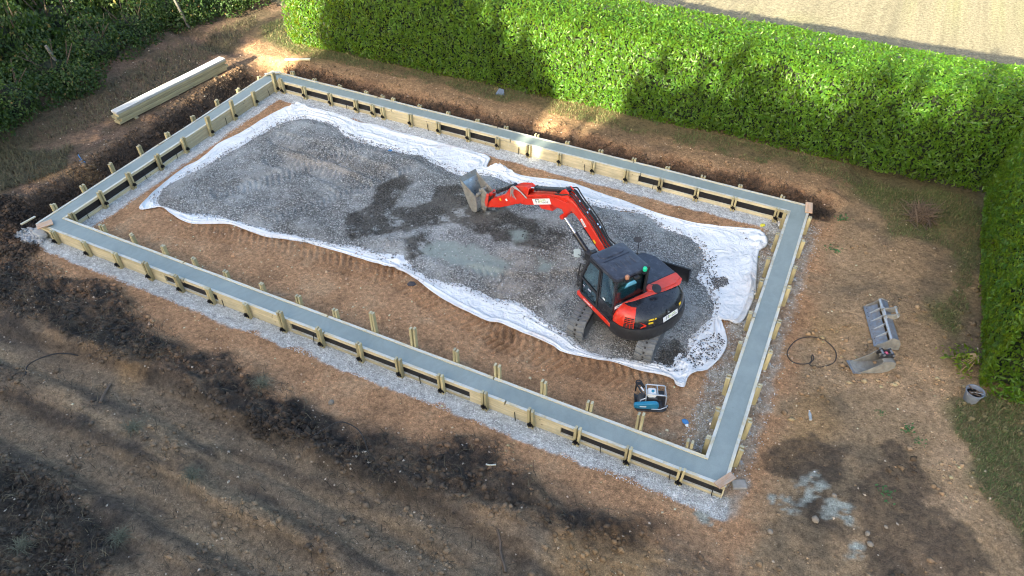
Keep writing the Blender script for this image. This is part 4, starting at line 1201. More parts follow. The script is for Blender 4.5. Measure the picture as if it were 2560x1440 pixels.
M_SEATD = m_plain('dark_seat_base', (.025, .03, .033), .7)
def mat_glass():
    n = NT('tinted_glass')
    tr = n.node('ShaderNodeBsdfTransparent', {'Color': (.42, .55, .54, 1)})
    gl = n.node('ShaderNodeBsdfGlossy', {'Color': (.9, .95, 1, 1), 'Roughness': .04})
    lw = n.node('ShaderNodeLayerWeight', {'Blend': .28})
    mx = n.node('ShaderNodeMixShader', {0: n.map(lw.outputs['Fresnel'], 0, 1, .03, .5)})
    n.l.new(tr.outputs[0], mx.inputs[1]); n.l.new(gl.outputs[0], mx.inputs[2]); n.l.new(mx.outputs[0], n.out.inputs[0])
    return n.m
M_GLASS = mat_glass()

EXC = np.array([16.55, 3.95, .13])
exc = empty('excavator', tuple(EXC), 0, 'red and black tracked excavator with a glazed cab on the crushed stone', 'excavator')
MT = Matrix.Rotation(RAD(90), 4, 'Z')
MH = Matrix.Rotation(RAD(147), 4, 'Z')
FOOT = Vector((15.3 - EXC[0], 5.0 - EXC[1], -EXC[2]))
MBm = Matrix.Translation(FOOT) @ Matrix.Rotation(RAD(160), 4, 'Z')     # boom frame: x out along the boom, y to the left, z height above the site

def text_mesh(body, size, M, name, mat, parent, extrude=.001, align='CENTER', shear=0):
    cu = bpy.data.curves.new(name, 'FONT'); cu.body = body; cu.size = size; cu.extrude = extrude
    cu.align_x = align; cu.align_y = 'CENTER'; cu.resolution_u = 3; cu.shear = shear
    t = bpy.data.objects.new('tmp', cu); COL.objects.link(t)
    bpy.context.view_layer.update()
    me = bpy.data.meshes.new_from_object(t)
    bpy.data.objects.remove(t); bpy.data.curves.remove(cu)
    me.transform(M); me.name = name
    return link(name, me, mat, parent)
def frame_at(p, right, up):
    r = Vector(right).normalized(); u = Vector(up); u = (u - r * u.dot(r)).normalized(); n = r.cross(u)
    return Matrix.Translation(Vector(p)) @ Matrix((r, u, n)).transposed().to_4x4()
def bar(m, p, q, w, t=None):
    """square bar from p to q"""
    p, q = Vector(p), Vector(q); d = (q - p); L = d.length
    M = d.to_track_quat('X', 'Z').to_matrix()
    return m.box(tuple((p + q) / 2), (L, w, t or w), M)

# ---- tracks
def stadium(hl, r, n=12, cz=0):
    p = [(hl * 1 + r * math.sin(a), cz - r * math.cos(a)) for a in [math.pi * i / n for i in range(n + 1)]]
    p += [(-hl - r * math.sin(a), cz + r * math.cos(a)) for a in [math.pi * i / n for i in range(n + 1)]]
    return p
for side, nm in ((1, 'left'), (-1, 'right')):
    yc = side * .875; hl, r = 1.08, .31
    m = MB(MT)
    out, inn = stadium(hl, r - .03, 12, .31), stadium(hl, r - .075, 12, .31)
    n = len(out)
    rings = []
    for (w, prof) in ((-.215, inn), (-.215, out), (.215, out), (.215, inn), (-.215, inn)):
        rings.append([(a, yc + w, b) for a, b in prof])
    m.loft(rings, cap=False)
    # cleats all round
    per = []
    dense = stadium(hl, r - .03, 40, .31)
    acc = [0]
    for i in range(1, len(dense)): acc.append(acc[-1] + math.dist(dense[i], dense[i - 1]))
    tot = acc[-1] + 2 * hl
    k = 0; step = tot / 46
    P2 = dense + [dense[0]]; acc2 = acc + [tot]
    while k < 46:
        s = k * step; j = max(i for i in range(len(acc2)) if acc2[i] <= s + 1e-9); j = min(j, len(P2) - 2)
        f = (s - acc2[j]) / max(acc2[j + 1] - acc2[j], 1e-6)
        a = P2[j][0] + (P2[j + 1][0] - P2[j][0]) * f; b = P2[j][1] + (P2[j + 1][1] - P2[j][1]) * f
        tx, tz = P2[j + 1][0] - P2[j][0], P2[j + 1][1] - P2[j][1]
        ang = math.atan2(tz, tx)
        Rm = Matrix.Rotation(-ang, 3, 'Y')
        for h in (-1, 1):
            skew = Matrix.Rotation(h * .22, 3, 'Z')
            off = Rm @ Vector((h * .012, 0, -.014))
            m.box((a + off.x, yc + h * .125, b + off.z), (.075, .165, .034), Rm @ skew)
        k += 1
    tr = m.build('track', M_RUB, exc)
    tr['label'] = 'dusty grey rubber track on the %s' % nm
    d = MB(MT)
    for i in range(46):
        s = (i + .5) * step; j = min(max(q for q in range(len(acc2)) if acc2[q] <= s + 1e-9), len(P2) - 2)
        f = (s - acc2[j]) / max(acc2[j + 1] - acc2[j], 1e-6)
        a = P2[j][0] + (P2[j + 1][0] - P2[j][0]) * f; b = P2[j][1] + (P2[j + 1][1] - P2[j][1]) * f
        tx, tz = P2[j + 1][0] - P2[j][0], P2[j + 1][1] - P2[j][1]; Rm = Matrix.Rotation(-math.atan2(tz, tx), 3, 'Y')
        d.box((a, yc, b), (.055, .045, .012), Rm)
    d.build('drive_slots', M_RUBD, tr)['kind'] = 'stuff'
    g = MB(MT); g.bx(-.95, .95, yc - .14, yc + .14, .16, .44); g.build('track_frame', M_BLKM, tr, .02)
    for nm2, xx, rr in (('sprocket', -1.08, .20), ('idler', 1.08, .21)):
        w = MB(MT); w.cyl((xx, yc - .09, .31), (xx, yc + .09, .31), rr, 20); w.build(nm2, M_BLKM, tr)
    for q in range(4):
        w = MB(MT); w.cyl((-.6 + .4 * q, yc - .1, .13), (-.6 + .4 * q, yc + .1, .13), .075, 12); w.build('roller', M_BLKM, tr)
m = MB(MT); m.prism([(-.7, .28), (.7, .28), (.55, .60), (-.55, .60)], -.66, .66); m.cyl((0, 0, .58), (0, 0, .72), .48, 28)
m.build('chassis', M_BLKM, exc, .015)
# ---- dozer blade at the far end of the tracks
m = MB(MT)
prof = [(2.02, .03), (2.10, .12), (2.12, .30), (2.05, .46), (2.00, .46), (2.05, .30), (2.04, .14), (1.97, .05)]
m.prism(prof, -1.1, 1.1)
bl = m.build('dozer_blade', M_BLKM, exc, .006)
for y in (-1.085, -.38, .38, 1.085):
    m = MB(MT); m.prism([(1.98, .06), (2.03, .14), (2.04, .30), (1.99, .45), (1.90, .42), (1.90, .10)], y - .015, y + .015); m.build('rib', M_BLKM, bl)
for y in (-.38, .38):
    m = MB(MT); bar(m, (.6, y, .34), (1.98, y, .22), .10, .12); m.build('blade_arm', M_BLKM, bl)
m = MB(MT); m.bx(1.985, 1.999, .93, .97, .38, .42); m.build('sticker', M_WHITE, bl)

# ---- upper structure (x forward, y left)
TAIL = [(-.40, 1.03), (-.70, 1.05), (-.98, .97), (-1.20, .76), (-1.34, .46), (-1.39, .12), (-1.36, -.26), (-1.25, -.62), (-1.04, -.92), (-.76, -1.06), (-.40, -1.08)]
def tail_ring(inset, z, n=40):
    c = smooth_curve(TAIL, n, False)
    ctr = np.array([-.30, 0.0]); out = []
    for p in c:
        d = p - ctr; L = np.linalg.norm(d); out.append(tuple(p - d / L * inset) + (z,))
    return out
def house_solid(name, levels, mat, bev=.0, parent=exc, sub=None):
    m = MB(MH)
    m.loft([[*tail_ring(i, z)] for i, z in levels])
    return m.build(name, mat, parent, bev, 35)
m = MB(MH); m.prism([(.85, -.80), (.95, -.3), (.95, .35), (.80, 1.0), (-.45, 1.03), (-.45, -1.05), (.45, -1.05)], .66, .80, 'z'); m.build('deck', M_BLKM, exc, .015)
house_solid('counterweight', [(.14, .60), (.03, .64), (.0, .72), (.0, .92), (.025, .99), (.10, 1.005)], M_BLKM)
cov = house_solid('engine_cover', [(.10, 1.006), (.055, 1.02), (.06, 1.14), (.115, 1.26), (.20, 1.36), (.33, 1.43), (.52, 1.455), (.62, 1.455)], M_BLK)
# red band over the engine and red side panel with vents
m = MB(MH)
def arc(i0, i1, inset, z): return tail_ring(inset, z)[i0:i1]
pan = MB(MH)
rows = [(.085, 1.008), (.040, 1.012), (.042, 1.14), (.100, 1.265), (.18, 1.365), (.30, 1.435), (.36, 1.43)]
pan.loft([arc(0, 12, i, z) for i, z in rows], cap=False, closed=False)
sp_ = pan.build('side_panel', M_RED, exc, 0, 50)
v = MB(MH)
rr = tail_ring(.033, 1.1)
for c_ in (8.2, 9.25, 10.3):
    for q in range(7):
        i = int(c_); f = c_ - i; z = 1.035 + q * .040
        ins = .030 if z < 1.15 else .030 + (z - 1.14) * .46
        R_ = tail_ring(ins, z); p = Vector(R_[i]) * (1 - f) + Vector(R_[i + 1]) * f; t = (Vector(R_[i + 1]) - Vector(R_[i])).normalized()
        M3 = Matrix((t, Vector((-t.y, t.x, 0)), Vector((0, 0, 1)))).transposed()
        v.box(tuple(p), (.065, .012, .020), M3)
v.build('vent_slots', M_RUBD, sp_)['kind'] = 'stuff'
m = MB(MH)
hood = [(-.50, -1.00), (-.74, -.97), (-.86, -.80), (-.86, -.45), (-.80, .0), (-.74, .5), (-.66, .82), (-.655, .05), (-.50, .02)]
m.prism(hood, 1.452, 1.474, 'z'); m.prism([(-.49, -.97), (-.70, -.92), (-.79, -.72), (-.79, -.42), (-.72, -.06), (-.66, .02), (-.49, .015)], 1.474, 1.50, 'z')
m.build('engine_hood', M_REDF, exc, .012)
m = MB(MH); m.prism([(-.485, -1.04), (.30, -1.04), (.62, -.88), (.72, -.45), (.72, .02), (-.485, .02)], .80, 1.40, 'z')
rc = m.build('right_cover', M_BLK, exc, .05, seg=3)
m = MB(MH); m.prism([(-.47, -1.0), (.26, -.98), (.55, -.80), (.62, -.10), (-.47, -.02)], 1.40, 1.47, 'z'); m.build('cover_lid', M_ROOF, rc, .03)
m = MB(MH); m.bx(-.62, .74, 1.0, 1.055, .76, .885); m.bx(.68, .74, .1, 1.0, .76, .885); sill = m.build('red_sill', M_RED, exc, .012)
# ---- cab
CX0, CX1, CXF, CY0, CY1 = -.64, .62, .37, .10, 1.04
m = MB(MH)
m.bx(CX0, CX1, CY0, CY1, .886, .94)                                   # floor
m.bx(CX0, -.08, CY1 - .035, CY1, .94, 1.34)                             # left rear lower panel
m.bx(CX0, CX0 + .035, CY0, CY1, .94, 1.45)                              # rear lower panel
m.bx(CX0, CX1 - .05, CY0, CY0 + .03, .94, 1.22)
w = .055
for (a, b) in [((CX0 + .03, CY1 - .03, .9), (CX0 + .03, CY1 - .03, 2.22)), ((CX0 + .03, CY0 + .03, .9), (CX0 + .03, CY0 + .03, 2.22)),
               ((CX1 - .03, CY1 - .03, .9), (CX1 - .0, CY1 - .03, 1.45)), ((CX1 - .0, CY1 - .03, 1.43), (CXF - .02, CY1 - .03, 2.22)),
               ((CX1 - .03, CY0 + .03, .9), (CX1 - .0, CY0 + .03, 1.45)), ((CX1 - .0, CY0 + .03, 1.43), (CXF - .02, CY0 + .03, 2.22)),
               ((CX0, CY1 - .03, 2.20), (CXF, CY1 - .03, 2.20)), ((CX0, CY0 + .03, 2.20), (CXF, CY0 + .03, 2.20)), ((CXF - .02, CY0, 2.20), (CXF - .02, CY1, 2.20)), ((CX0 + .03, CY0, 2.20), (CX0 + .03, CY1, 2.20)),
               ((-.08, CY1 - .03, .9), (-.08, CY1 - .03, 2.2)), ((CX1 - .02, CY0, 1.0), (CX1 - .02, CY1, 1.0)), ((CX0 + .03, CY0, 1.42), (CX0 + .03, CY1, 1.42))]:
    bar(m, a, b, w, .07)
cab = m.build('cab', M_BLK, exc, .008)
# door (opening frame with two panes), rear quarter window, rear, front and right glass
m = MB(MH)
dz0, dz1 = .95, 2.15
dpts = [(-.045, dz0), (.60, dz0), (.625, 1.44), (.40, dz1), (-.045, dz1)]
for a, b in zip(dpts, dpts[1:] + dpts[:1]): bar(m, (a[0], CY1 + .004, a[1]), (b[0], CY1 + .004, b[1]), .028, .055)
bar(m, (-.04, CY1 + .004, 1.36), (.61, CY1 + .004, 1.44), .028, .055)
door = m.build('door', M_BLKM, exc, .004)
def pane(name, pts, parent, th=.008):
    m = MB(MH)
    P = [Vector(p) for p in pts]; nn = (P[1] - P[0]).cross(P[2] - P[0]).normalized() * th
    k = len(P); m.add([*P, *[p + nn for p in P]], [tuple(range(k)), tuple(range(2 * k - 1, k - 1, -1))] + [(i, (i + 1) % k, (i + 1) % k + k, i + k) for i in range(k)])
    return m.build(name, M_GLASS, parent)
pane('upper_pane', [(-.03, CY1 - .004, 1.38), (.61, CY1 - .004, 1.46), (.40, CY1 - .004, 2.13), (-.03, CY1 - .004, 2.13)], door)
pane('lower_pane', [(-.03, CY1 - .004, .98), (.585, CY1 - .004, .98), (.605, CY1 - .004, 1.42), (-.03, CY1 - .004, 1.34)], door)
pane('quarter_window', [(CX0 + .06, CY1 - .012, 1.35), (-.11, CY1 - .012, 1.35), (-.11, CY1 - .012, 2.16), (CX0 + .06, CY1 - .012, 2.16)], exc)
pane('rear_window', [(CX0 + .012, CY0 + .06, 1.45), (CX0 + .012, CY1 - .06, 1.45), (CX0 + .012, CY1 - .06, 2.16), (CX0 + .012, CY0 + .06, 2.16)], exc)
pane('windscreen', [(CX1 - .01, CY1 - .06, 1.45), (CX1 - .01, CY0 + .06, 1.45), (CXF - .02, CY0 + .06, 2.16), (CXF - .02, CY1 - .06, 2.16)], exc)
pane('right_window', [(CX0 + .06, CY0 + .012, 1.24), (CX1 - .06, CY0 + .012, 1.24), (CXF - .02, CY0 + .012, 2.16), (CX0 + .06, CY0 + .012, 2.16)], exc)
m = MB(MH); m.bx(.18, .30, CY1 + .02, CY1 + .035, 1.27, 1.33); bar(m, (.42, CY1 + .03, 1.30), (.50, CY1 + .03, 1.30), .02, .03); m.build('handle', M_CHR, door)
m = MB(MH); m.tube([(.66, CY1 + .0, 1.25), (.74, CY1 + .03, 1.30), (.66, CY1 + .04, 1.85), (.52, CY1 + .0, 1.9)], .013, 8); m.build('grab_rail', M_BLKM, exc)
# roof with pressed panels and ribs
m = MB(MH)
def rrect(x0, x1, y0, y1, r, z, n=5):
    out = []
    for cx, cy, a0 in ((x1 - r, y1 - r, 0), (x0 + r, y1 - r, 90), (x0 + r, y0 + r, 180), (x1 - r, y0 + r, 270)):
        for k in range(n + 1):
            a = RAD(a0 + 90 * k / n); out.append((cx + r * math.cos(a), cy + r * math.sin(a), z))
    return out
m.loft([rrect(CX0 - .01, CXF + .02, CY0 - .005, CY1 + .01, .08, 2.225), rrect(CX0 - .02, CXF + .035, CY0 - .015, CY1 + .02, .09, 2.255), rrect(CX0 - .01, CXF + .02, CY0 - .005, CY1 + .01, .09, 2.295), rrect(CX0 + .05, CXF - .04, CY0 + .05, CY1 - .05, .08, 2.315)])
roof = m.build('roof', M_ROOF, exc, 0, 40)
m = MB(MH); m.loft([rrect(.06, .31, CY0 + .14, CY1 - .12, .11, 2.310), rrect(.07, .30, CY0 + .15, CY1 - .13, .10, 2.335), rrect(.10, .27, CY0 + .18, CY1 - .16, .08, 2.340)]); m.build('roof_hatch', M_ROOF, roof, 0, 40)
for q in range(5):
    y = CY0 + .19 + q * .14
    m = MB(MH); m.loft([rrect(-.40, -.14, y - .020, y + .020, .018, 2.312), rrect(-.385, -.155, y - .010, y + .010, .009, 2.330)]); m.build('roof_rib', M_ROOF, roof, 0, 40)
m = MB(MH); m.bx(-.02, .0, CY0 + .1, CY1 - .1, 2.312, 2.326); m.build('roof_seam', M_ROOF, roof)
# beacons, lamps, mirrors, rear camera
def beacon(x, y, mat, nm, sc=1.0):
    m = MB(MH @ Matrix.Translation((x, y, 2.235))); m.cyl((0, 0, 0), (0, 0, .05), .022, 10); m.box((0, .02, .0), (.10, .08, .03)); b = m.build('beacon', M_BLKM, exc)
    b['label'] = nm
    m = MB(MH @ Matrix.Translation((x, y, 2.285))); m.lathe([(.048 * sc, 0), (.052 * sc, .03), (.050 * sc, .075), (.035 * sc, .098), (.012, .104)], 16); m.build('lens', mat, b, 0, 50)
beacon(-.70, .28, M_GREEN, 'green flashing beacon on the rear roof edge'); beacon(-.71, .80, M_AMBER, 'rusty amber beacon on the rear roof edge')
m = MB(MH); m.bx(-.74, -.66, .44, .58, 2.14, 2.22); m.build('work_lamp', M_BLKM, exc, .01)
m = MB(MH); m.bx(-.695, -.645, .13, .20, 1.55, 2.30); m.bx(-.70, -.64, .12, .22, 2.22, 2.34); m.build('rear_post', M_BLKM, exc, .01)
m = MB(MH); m.bx(.40, .50, .82, .96, 2.20, 2.32); m.build('work_lamp', M_BLKM, exc, .012)
def mirror(stem, c, right, up, w, h, mat):
    m = MB(MH); m.tube(stem, .010, 6); a = m.build('mirror', M_BLKM, exc)
    m = MB(MH @ frame_at(c, right, up)); m.loft([rrect(-w / 2, w / 2, -h / 2, h / 2, w * .3, -.012), rrect(-w / 2, w / 2, -h / 2, h / 2, w * .3, .012)]); m.build('mirror_head', mat, a, .004)
mirror([(.45, 1.0, 2.05), (.62, 1.06, 2.1), (.82, 1.05, 2.0)], (.90, 1.02, 1.98), (.5, .8, 0), (.6, -.3, .55), .17, .21, M_GREYM)
mirror([(.55, -.62, 1.45), (.62, -.68, 1.75), (.60, -.62, 1.90)], (.60, -.60, 1.92), (.5, .8, 0), (.6, -.3, .55), .20, .14, M_BLKM)
m = MB(MH); m.tube([(-.55, .04, 1.47), (-.62, .02, 1.70), (-.74, -.05, 1.72), (-.80, -.08, 1.66)], .010, 6); a = m.build('mirror', M_BLKM, exc)
m = MB(MH @ frame_at((-.82, -.08, 1.64), (0, 1, 0), (.8, 0, .35))); m.lathe([(.02, -.012), (.115, -.012), (.12, 0), (.10, .016), (.02, .022)], 24); m.build('mirror_head', M_BLKM, a, 0, 40)
# seat wrapped in a light blue cover, consoles
m = MB(MH)
m.loft([rrect(-.46, -.06, .34, .82, .08, 1.20), rrect(-.48, -.04, .32, .84, .09, 1.26), rrect(-.46, -.06, .34, .82, .09, 1.32)])
seat = m.build('seat', M_SEATD, exc, 0, 50)
m = MB(MH @ frame_at((-.42, .58, 1.32), (0, 1, 0), (-.25, 0, 1)))
m.loft([[(x, y, z) for x, y in ((-.24, .0), (.24, .0), (.26, .30), (.20, .62), (.10, .74), (-.10, .74), (-.20, .62), (-.26, .30))] for z in (-.06, .06)]); m.build('backrest', M_SEAT, seat, .03)
for q_ in ((-.30, .10, .84, .96, 1.15, 1.40), (-.30, .10, .18, .30, 1.15, 1.40), (.36, .54, .25, .9, .95, 1.25)):
    m = MB(MH); m.bx(*q_); m.build('console', M_SEATD, exc, .02)
# plates and lettering
def plate(pos, right, up, w, h, mat, parent=exc, nm='plate'):
    m = MB(frame_at(pos, right, up)); m.box((0, 0, .002), (w, h, .005)); return m.build(nm, mat, parent)
def onh(v): return MH @ Vector(v)
def dirh(v): return (MH.to_3x3() @ Vector(v))
# number plate 24814 on the cab rear corner
pc, pr, pu = onh((CX0 - .006, .85, 1.40)), dirh((0, -1, 0)), dirh((-.0, 0, 1))
plt = plate(pc, pr, pu, .30, .085, M_WHITE); 
text_mesh('24814', .085, frame_at(pc, pr, pu) @ Matrix.Translation((0, 0, .006)), 'lettering', M_TXT, plt)
# rear name panel
def cover_pt(k, inset, z):
    R_ = tail_ring(inset, z); i = int(k); f = k - i
    p = Vector(R_[i]) * (1 - f) + Vector(R_[i + 1]) * f; t = (Vector(R_[i + 1]) - Vector(R_[i])).normalized()
    return p, t
p, t = cover_pt(22.5, .05, 1.13)
upv = Vector((.28, -.03, 1))
pc, pr, pu = onh(p), dirh(t), dirh(upv)
pn = plate(pc, pr, pu, .50, .13, M_WHITE)
T0 = frame_at(pc, pr, pu)
text_mesh('FT', .12, T0 @ Matrix.Translation((-.10, 0, .006)), 'lettering', M_TXT, pn)
text_mesh('H', .12, T0 @ Matrix.Translation((-.012, 0, .006)), 'lettering', M_TXTG, pn)
text_mesh('HIRE', .05, T0 @ Matrix.Translation((.11, .028, .006)), 'lettering', M_TXTG, pn)
text_mesh('GROUP', .05, T0 @ Matrix.Translation((.125, -.025, .006)), 'lettering', M_TXT, pn)
p, t = cover_pt(22.0, .105, 1.255)
m = MB(frame_at(onh(p), dirh(t), dirh((.5, 0, 1)))); m.lathe([(.055, 0), (.055, .012), (.045, .018), (.01, .018)], 18); em = m.build('emblem', M_BLKM, exc, 0, 40)
m = MB(frame_at(onh(p), dirh(t), dirh((.5, 0, 1))))
for a in (-1, 1): m.box((a * .014, -.004, .021), (.012, .040, .004), Matrix.Rotation(a * .5, 3, 'Z'))
m.build('emblem_mark', M_GREYM, em)
for k, ins, z, w_, h_ in ((16.0, .058, 1.15, .12, .045), (16.2, .090, 1.22, .14, .035), (17.6, .09, 1.22, .05, .035), (27.2, .085, 1.21, .10, .06)):
    p, t = cover_pt(k, ins, z); plate(onh(p), dirh(t), dirh((.2 if z < 1.2 else .45, 0, 1)), w_, h_, M_YEL, nm='warning_sticker')
# red arrow chevron on the cover
p, t = cover_pt(13.6, .05, 1.12)
T0 = frame_at(onh(p), dirh(t), dirh((.1, -.05, 1)))
m = MB(T0); m.prism([(-.10, .10), (.06, .02), (.10, -.02), (-.06, -.10), (-.04, -.06), (.03, -.01), (.0, .03)], .002, .006, 'z'); m.build('arrow_mark', M_RED, exc)
T0 = frame_at(onh((.02, 1.057, .823)), dirh((-1, 0, 0)), dirh((0, 0, 1)))
text_mesh('KX085-5', .10, T0 @ Matrix.Translation((-.25, 0, .0)), 'lettering', M_WHITE, sill)
plate(onh((-.28, CY1 + .002, 1.42)), dirh((-1, 0, 0)), dirh((0, 0, 1)), .08, .05, M_WHITE, nm='sticker')

# ---- boom, arm and bucket: profiles in the boom plane (distance out, height)
BOOM = [(-.62, .95), (-.45, 1.02), (-.14, 1.29), (.29, 1.66), (.66, 1.93), (.87, 2.03), (1.00, 1.86), (1.11, 1.80), (1.20, 1.90), (1.40, 1.86), (1.56, 1.84), (2.0, 1.62), (2.55, 1.34), (2.70, 1.28), (2.78, 1.36), (2.72, 1.52), (2.39, 1.76), (1.90, 2.02), (1.45, 2.24), (1.30, 2.29), (1.05, 2.37), (.82, 2.33), (.62, 2.20), (.24, 1.95), (-.36, 1.42), (-.72, 1.10)]
def split_prism(prof, w, name, mat, parent, bev=.012, inset=None):
    m = MB(MBm); m.prism(prof, -w / 2, w / 2); return m.build(name, mat, parent, bev)
boom = split_prism(BOOM, .25, 'boom', M_RED, exc)
for y in (-.10, .10):
    m = MB(MBm); m.prism([(1.40, 2.22), (.96, 2.34), (1.02, 2.52), (1.14, 2.57), (1.24, 2.48)], y - .018, y + .018); m.build('cylinder_bracket', M_RED, boom, .006)
m = MB(MBm); m.prism([(1.50, 1.70), (1.62, 1.82), (2.0, 1.62), (1.92, 1.56)], -.15, .15); m.build('boom_guard', M_RED, boom, .006)
ARM = [(4.20, .36), (4.12, .56), (3.95, .80), (3.32, 1.36), (3.14, 1.62), (2.85, 1.82), (2.52, 1.97), (2.41, 1.94), (2.44, 1.76), (2.57, 1.54), (2.66, 1.36), (2.80, 1.24), (3.09, 1.03), (3.60, .68)]
arm = MB(MBm)
ARM_IN = [q for q in ARM]
for y0, y1 in ((-.135, -.105), (.105, .135)): arm.prism([(2.41, 1.94), (2.44, 1.76), (2.57, 1.54), (2.66, 1.36), (2.80, 1.24), (3.10, 1.10), (3.30, 1.36), (3.14, 1.62), (2.85, 1.82), (2.52, 1.97)], y0, y1)
arm.prism([(4.20, .36), (4.12, .56), (3.95, .80), (3.32, 1.30), (2.95, 1.46), (2.86, 1.22), (3.09, 1.03), (3.60, .68)], -.10, .10)
arm.prism([(2.42, 1.93), (2.50, 1.80), (3.05, 1.52), (3.14, 1.62), (2.85, 1.80), (2.52, 1.95)], -.105, .105)
arm = arm.build('arm', M_RED, exc, .008)
def hyd(a, b, frac, r, y, name, parent=exc):
    """cylinder from a (barrel end) to b (rod end)"""
    A, B = Vector((a[0], y, a[1])), Vector((b[0], y, b[1])); C_ = A.lerp(B, frac)
    m = MB(MBm); m.cyl(A, C_, r, 14); m.cyl(C_ - (B - A).normalized() * .03, C_ + (B - A).normalized() * .015, r * 1.2, 14)
    m.cyl(A + Vector((0, -r * 1.3, 0)), A + Vector((0, r * 1.3, 0)), r * 1.1, 12)
    c = m.build(name, M_BLK, parent, 0, 40)
    m = MB(MBm); m.cyl(C_, B, r * .5, 10); m.build('rod', M_CHR, c, 0, 40)
    m = MB(MBm); m.cyl(B + Vector((0, -r * 1.2, 0)), B + Vector((0, r * 1.2, 0)), r * .95, 12); m.build('rod_eye', M_RED, c, 0, 40)
hyd((1.14, 2.49), (2.53, 1.86), .80, .065, 0, 'arm_cylinder')
hyd((3.10, 1.66), (4.06, .88), .72, .055, 0, 'bucket_cylinder')
hyd((-.10, .92), (1.06, 1.80), .62, .070, .20, 'boom_cylinder'); hyd((-.10, .92), (1.06, 1.80), .62, .070, -.20, 'boom_cylinder')
m = MB(MBm); m.cyl((1.06, -.26, 1.80), (1.06, .26, 1.80), .045, 12); m.build('boom_pin', M_RED, boom)
m = MB(MBm); m.prism([(-.95, .62), (-.15, .62), (-.02, .85), (-.45, 1.10), (-.72, 1.22), (-.95, 1.05)], -.22, .22); m.build('swing_post', M_BLKM, exc, .02)
m = MB(MBm); m.bx(.52 - .65, .80 - .65, .16, .34, .95, 1.20); m.build('cylinder_guard', M_BLKM, exc, .02)
# hoses along the boom
for k, (y, dz, mat) in enumerate([(-.08, .05, M_RUBD), (-.03, .09, M_RUBD), (.03, .06, M_RUBD), (-.13, .03, M_RUBD), (.08, .03, M_RUBD), (-.16, .10, M_RUBD)]):
    m = MB(MBm)
    pts = [(-.80, y, 1.18), (-.45, y, 1.40 + dz), (-.31 + .02 * k, y, 1.49 + dz), (.02, y, 1.77 + dz), (.30, y, 2.01 + dz), (.60, y, 2.20 + dz), (.82, y, 2.36 + dz), (1.0, y * 1.3, 2.43 + dz), (1.25, y * 1.9, 2.36), (1.45, y * 1.8, 2.28)]
    m.tube([tuple(p) for p in smooth_curve(pts, 40, False)], .020, 6); m.build('hose', mat, boom, 0, 60)
for y, dz in ((.132, 0), (.132, .05)):
    m = MB(MBm); m.tube([(.95, y + .01, 2.22 + dz), (1.30, y + .01, 2.18 + dz), (1.5, y + .01, 2.14 + dz), (2.35, y + .01, 1.68 + dz), (2.6, y + .01, 1.56 + dz)], .012, 6); m.build('steel_pipe', M_RED, boom, 0, 60)
for q in range(3):
    m = MB(MBm); a = .10 * q
    pts = [(2.45 + a * .3, .15, 1.62), (2.62 + a, .22, 1.78 + a * .3), (2.84 + a * .6, .25, 1.80), (2.92 + a * .4, .24, 1.60), (2.86 + a, .18, 1.40)]
    m.tube([tuple(p) for p in smooth_curve(pts, 24, False)], .014, 6); m.build('hose', M_GREYM, arm, 0, 60)
# clips and fittings on the hoses
m = MB(MBm)
for s, z in ((.02, 1.84), (.05, 1.82), (.42, 2.13), (.46, 2.15), (.72, 2.32), (.10, 1.90)):
    m.box((s, random.uniform(-.1, .1), z + .04), (.05, .04, .04), Matrix.Rotation(-.8, 3, 'Y'))
m.build('hose_clips', M_CHR, boom)['kind'] = 'stuff'
# stickers on boom and arm
def bpt(s, z, y=.129): return MBm @ Vector((s, y, z))
def bdir(s, z): return MBm.to_3x3() @ Vector((s, 0, z))
pc, pr, pu = bpt(1.93, 1.78), bdir(-.875, .48), bdir(.48, .875)
pn = plate(pc, pr, pu, .72, .17, M_WHITE, boom, 'name_panel')
T0 = frame_at(pc, pr, pu)
text_mesh('FT', .17, T0 @ Matrix.Translation((-.16, .005, .006)), 'lettering', M_TXT, pn)
text_mesh('H', .17, T0 @ Matrix.Translation((-.035, .005, .006)), 'lettering', M_TXTG, pn)
text_mesh('HIRE', .07, T0 @ Matrix.Translation((.12, .042, .006)), 'lettering', M_TXTG, pn)
text_mesh('GROUP', .07, T0 @ Matrix.Translation((.15, -.03, .006)), 'lettering', M_TXT, pn)
pc, pr, pu = bpt(.44, 1.88), bdir(-.70, -.71), bdir(-.71, .70)
pn = plate(pc, pr, pu, .24, .08, M_WHITE, boom, 'number_plate')
text_mesh('24814', .065, frame_at(pc, pr, pu) @ Matrix.Translation((0, 0, .006)), 'lettering', M_TXT, pn)
plate(bpt(.02, 1.50), bdir(-.70, -.71), bdir(-.71, .70), .11, .06, M_YEL, boom, 'warning_sticker')
plate(bpt(3.58, .98, .104), bdir(-.8, .6), bdir(.6, .8), .07, .07, M_YEL, arm, 'warning_sticker')
plate(bpt(3.32, 1.10, .104), bdir(-.8, .6), bdir(.6, .8), .08, .07, M_WHITE, arm, 'warning_sticker')
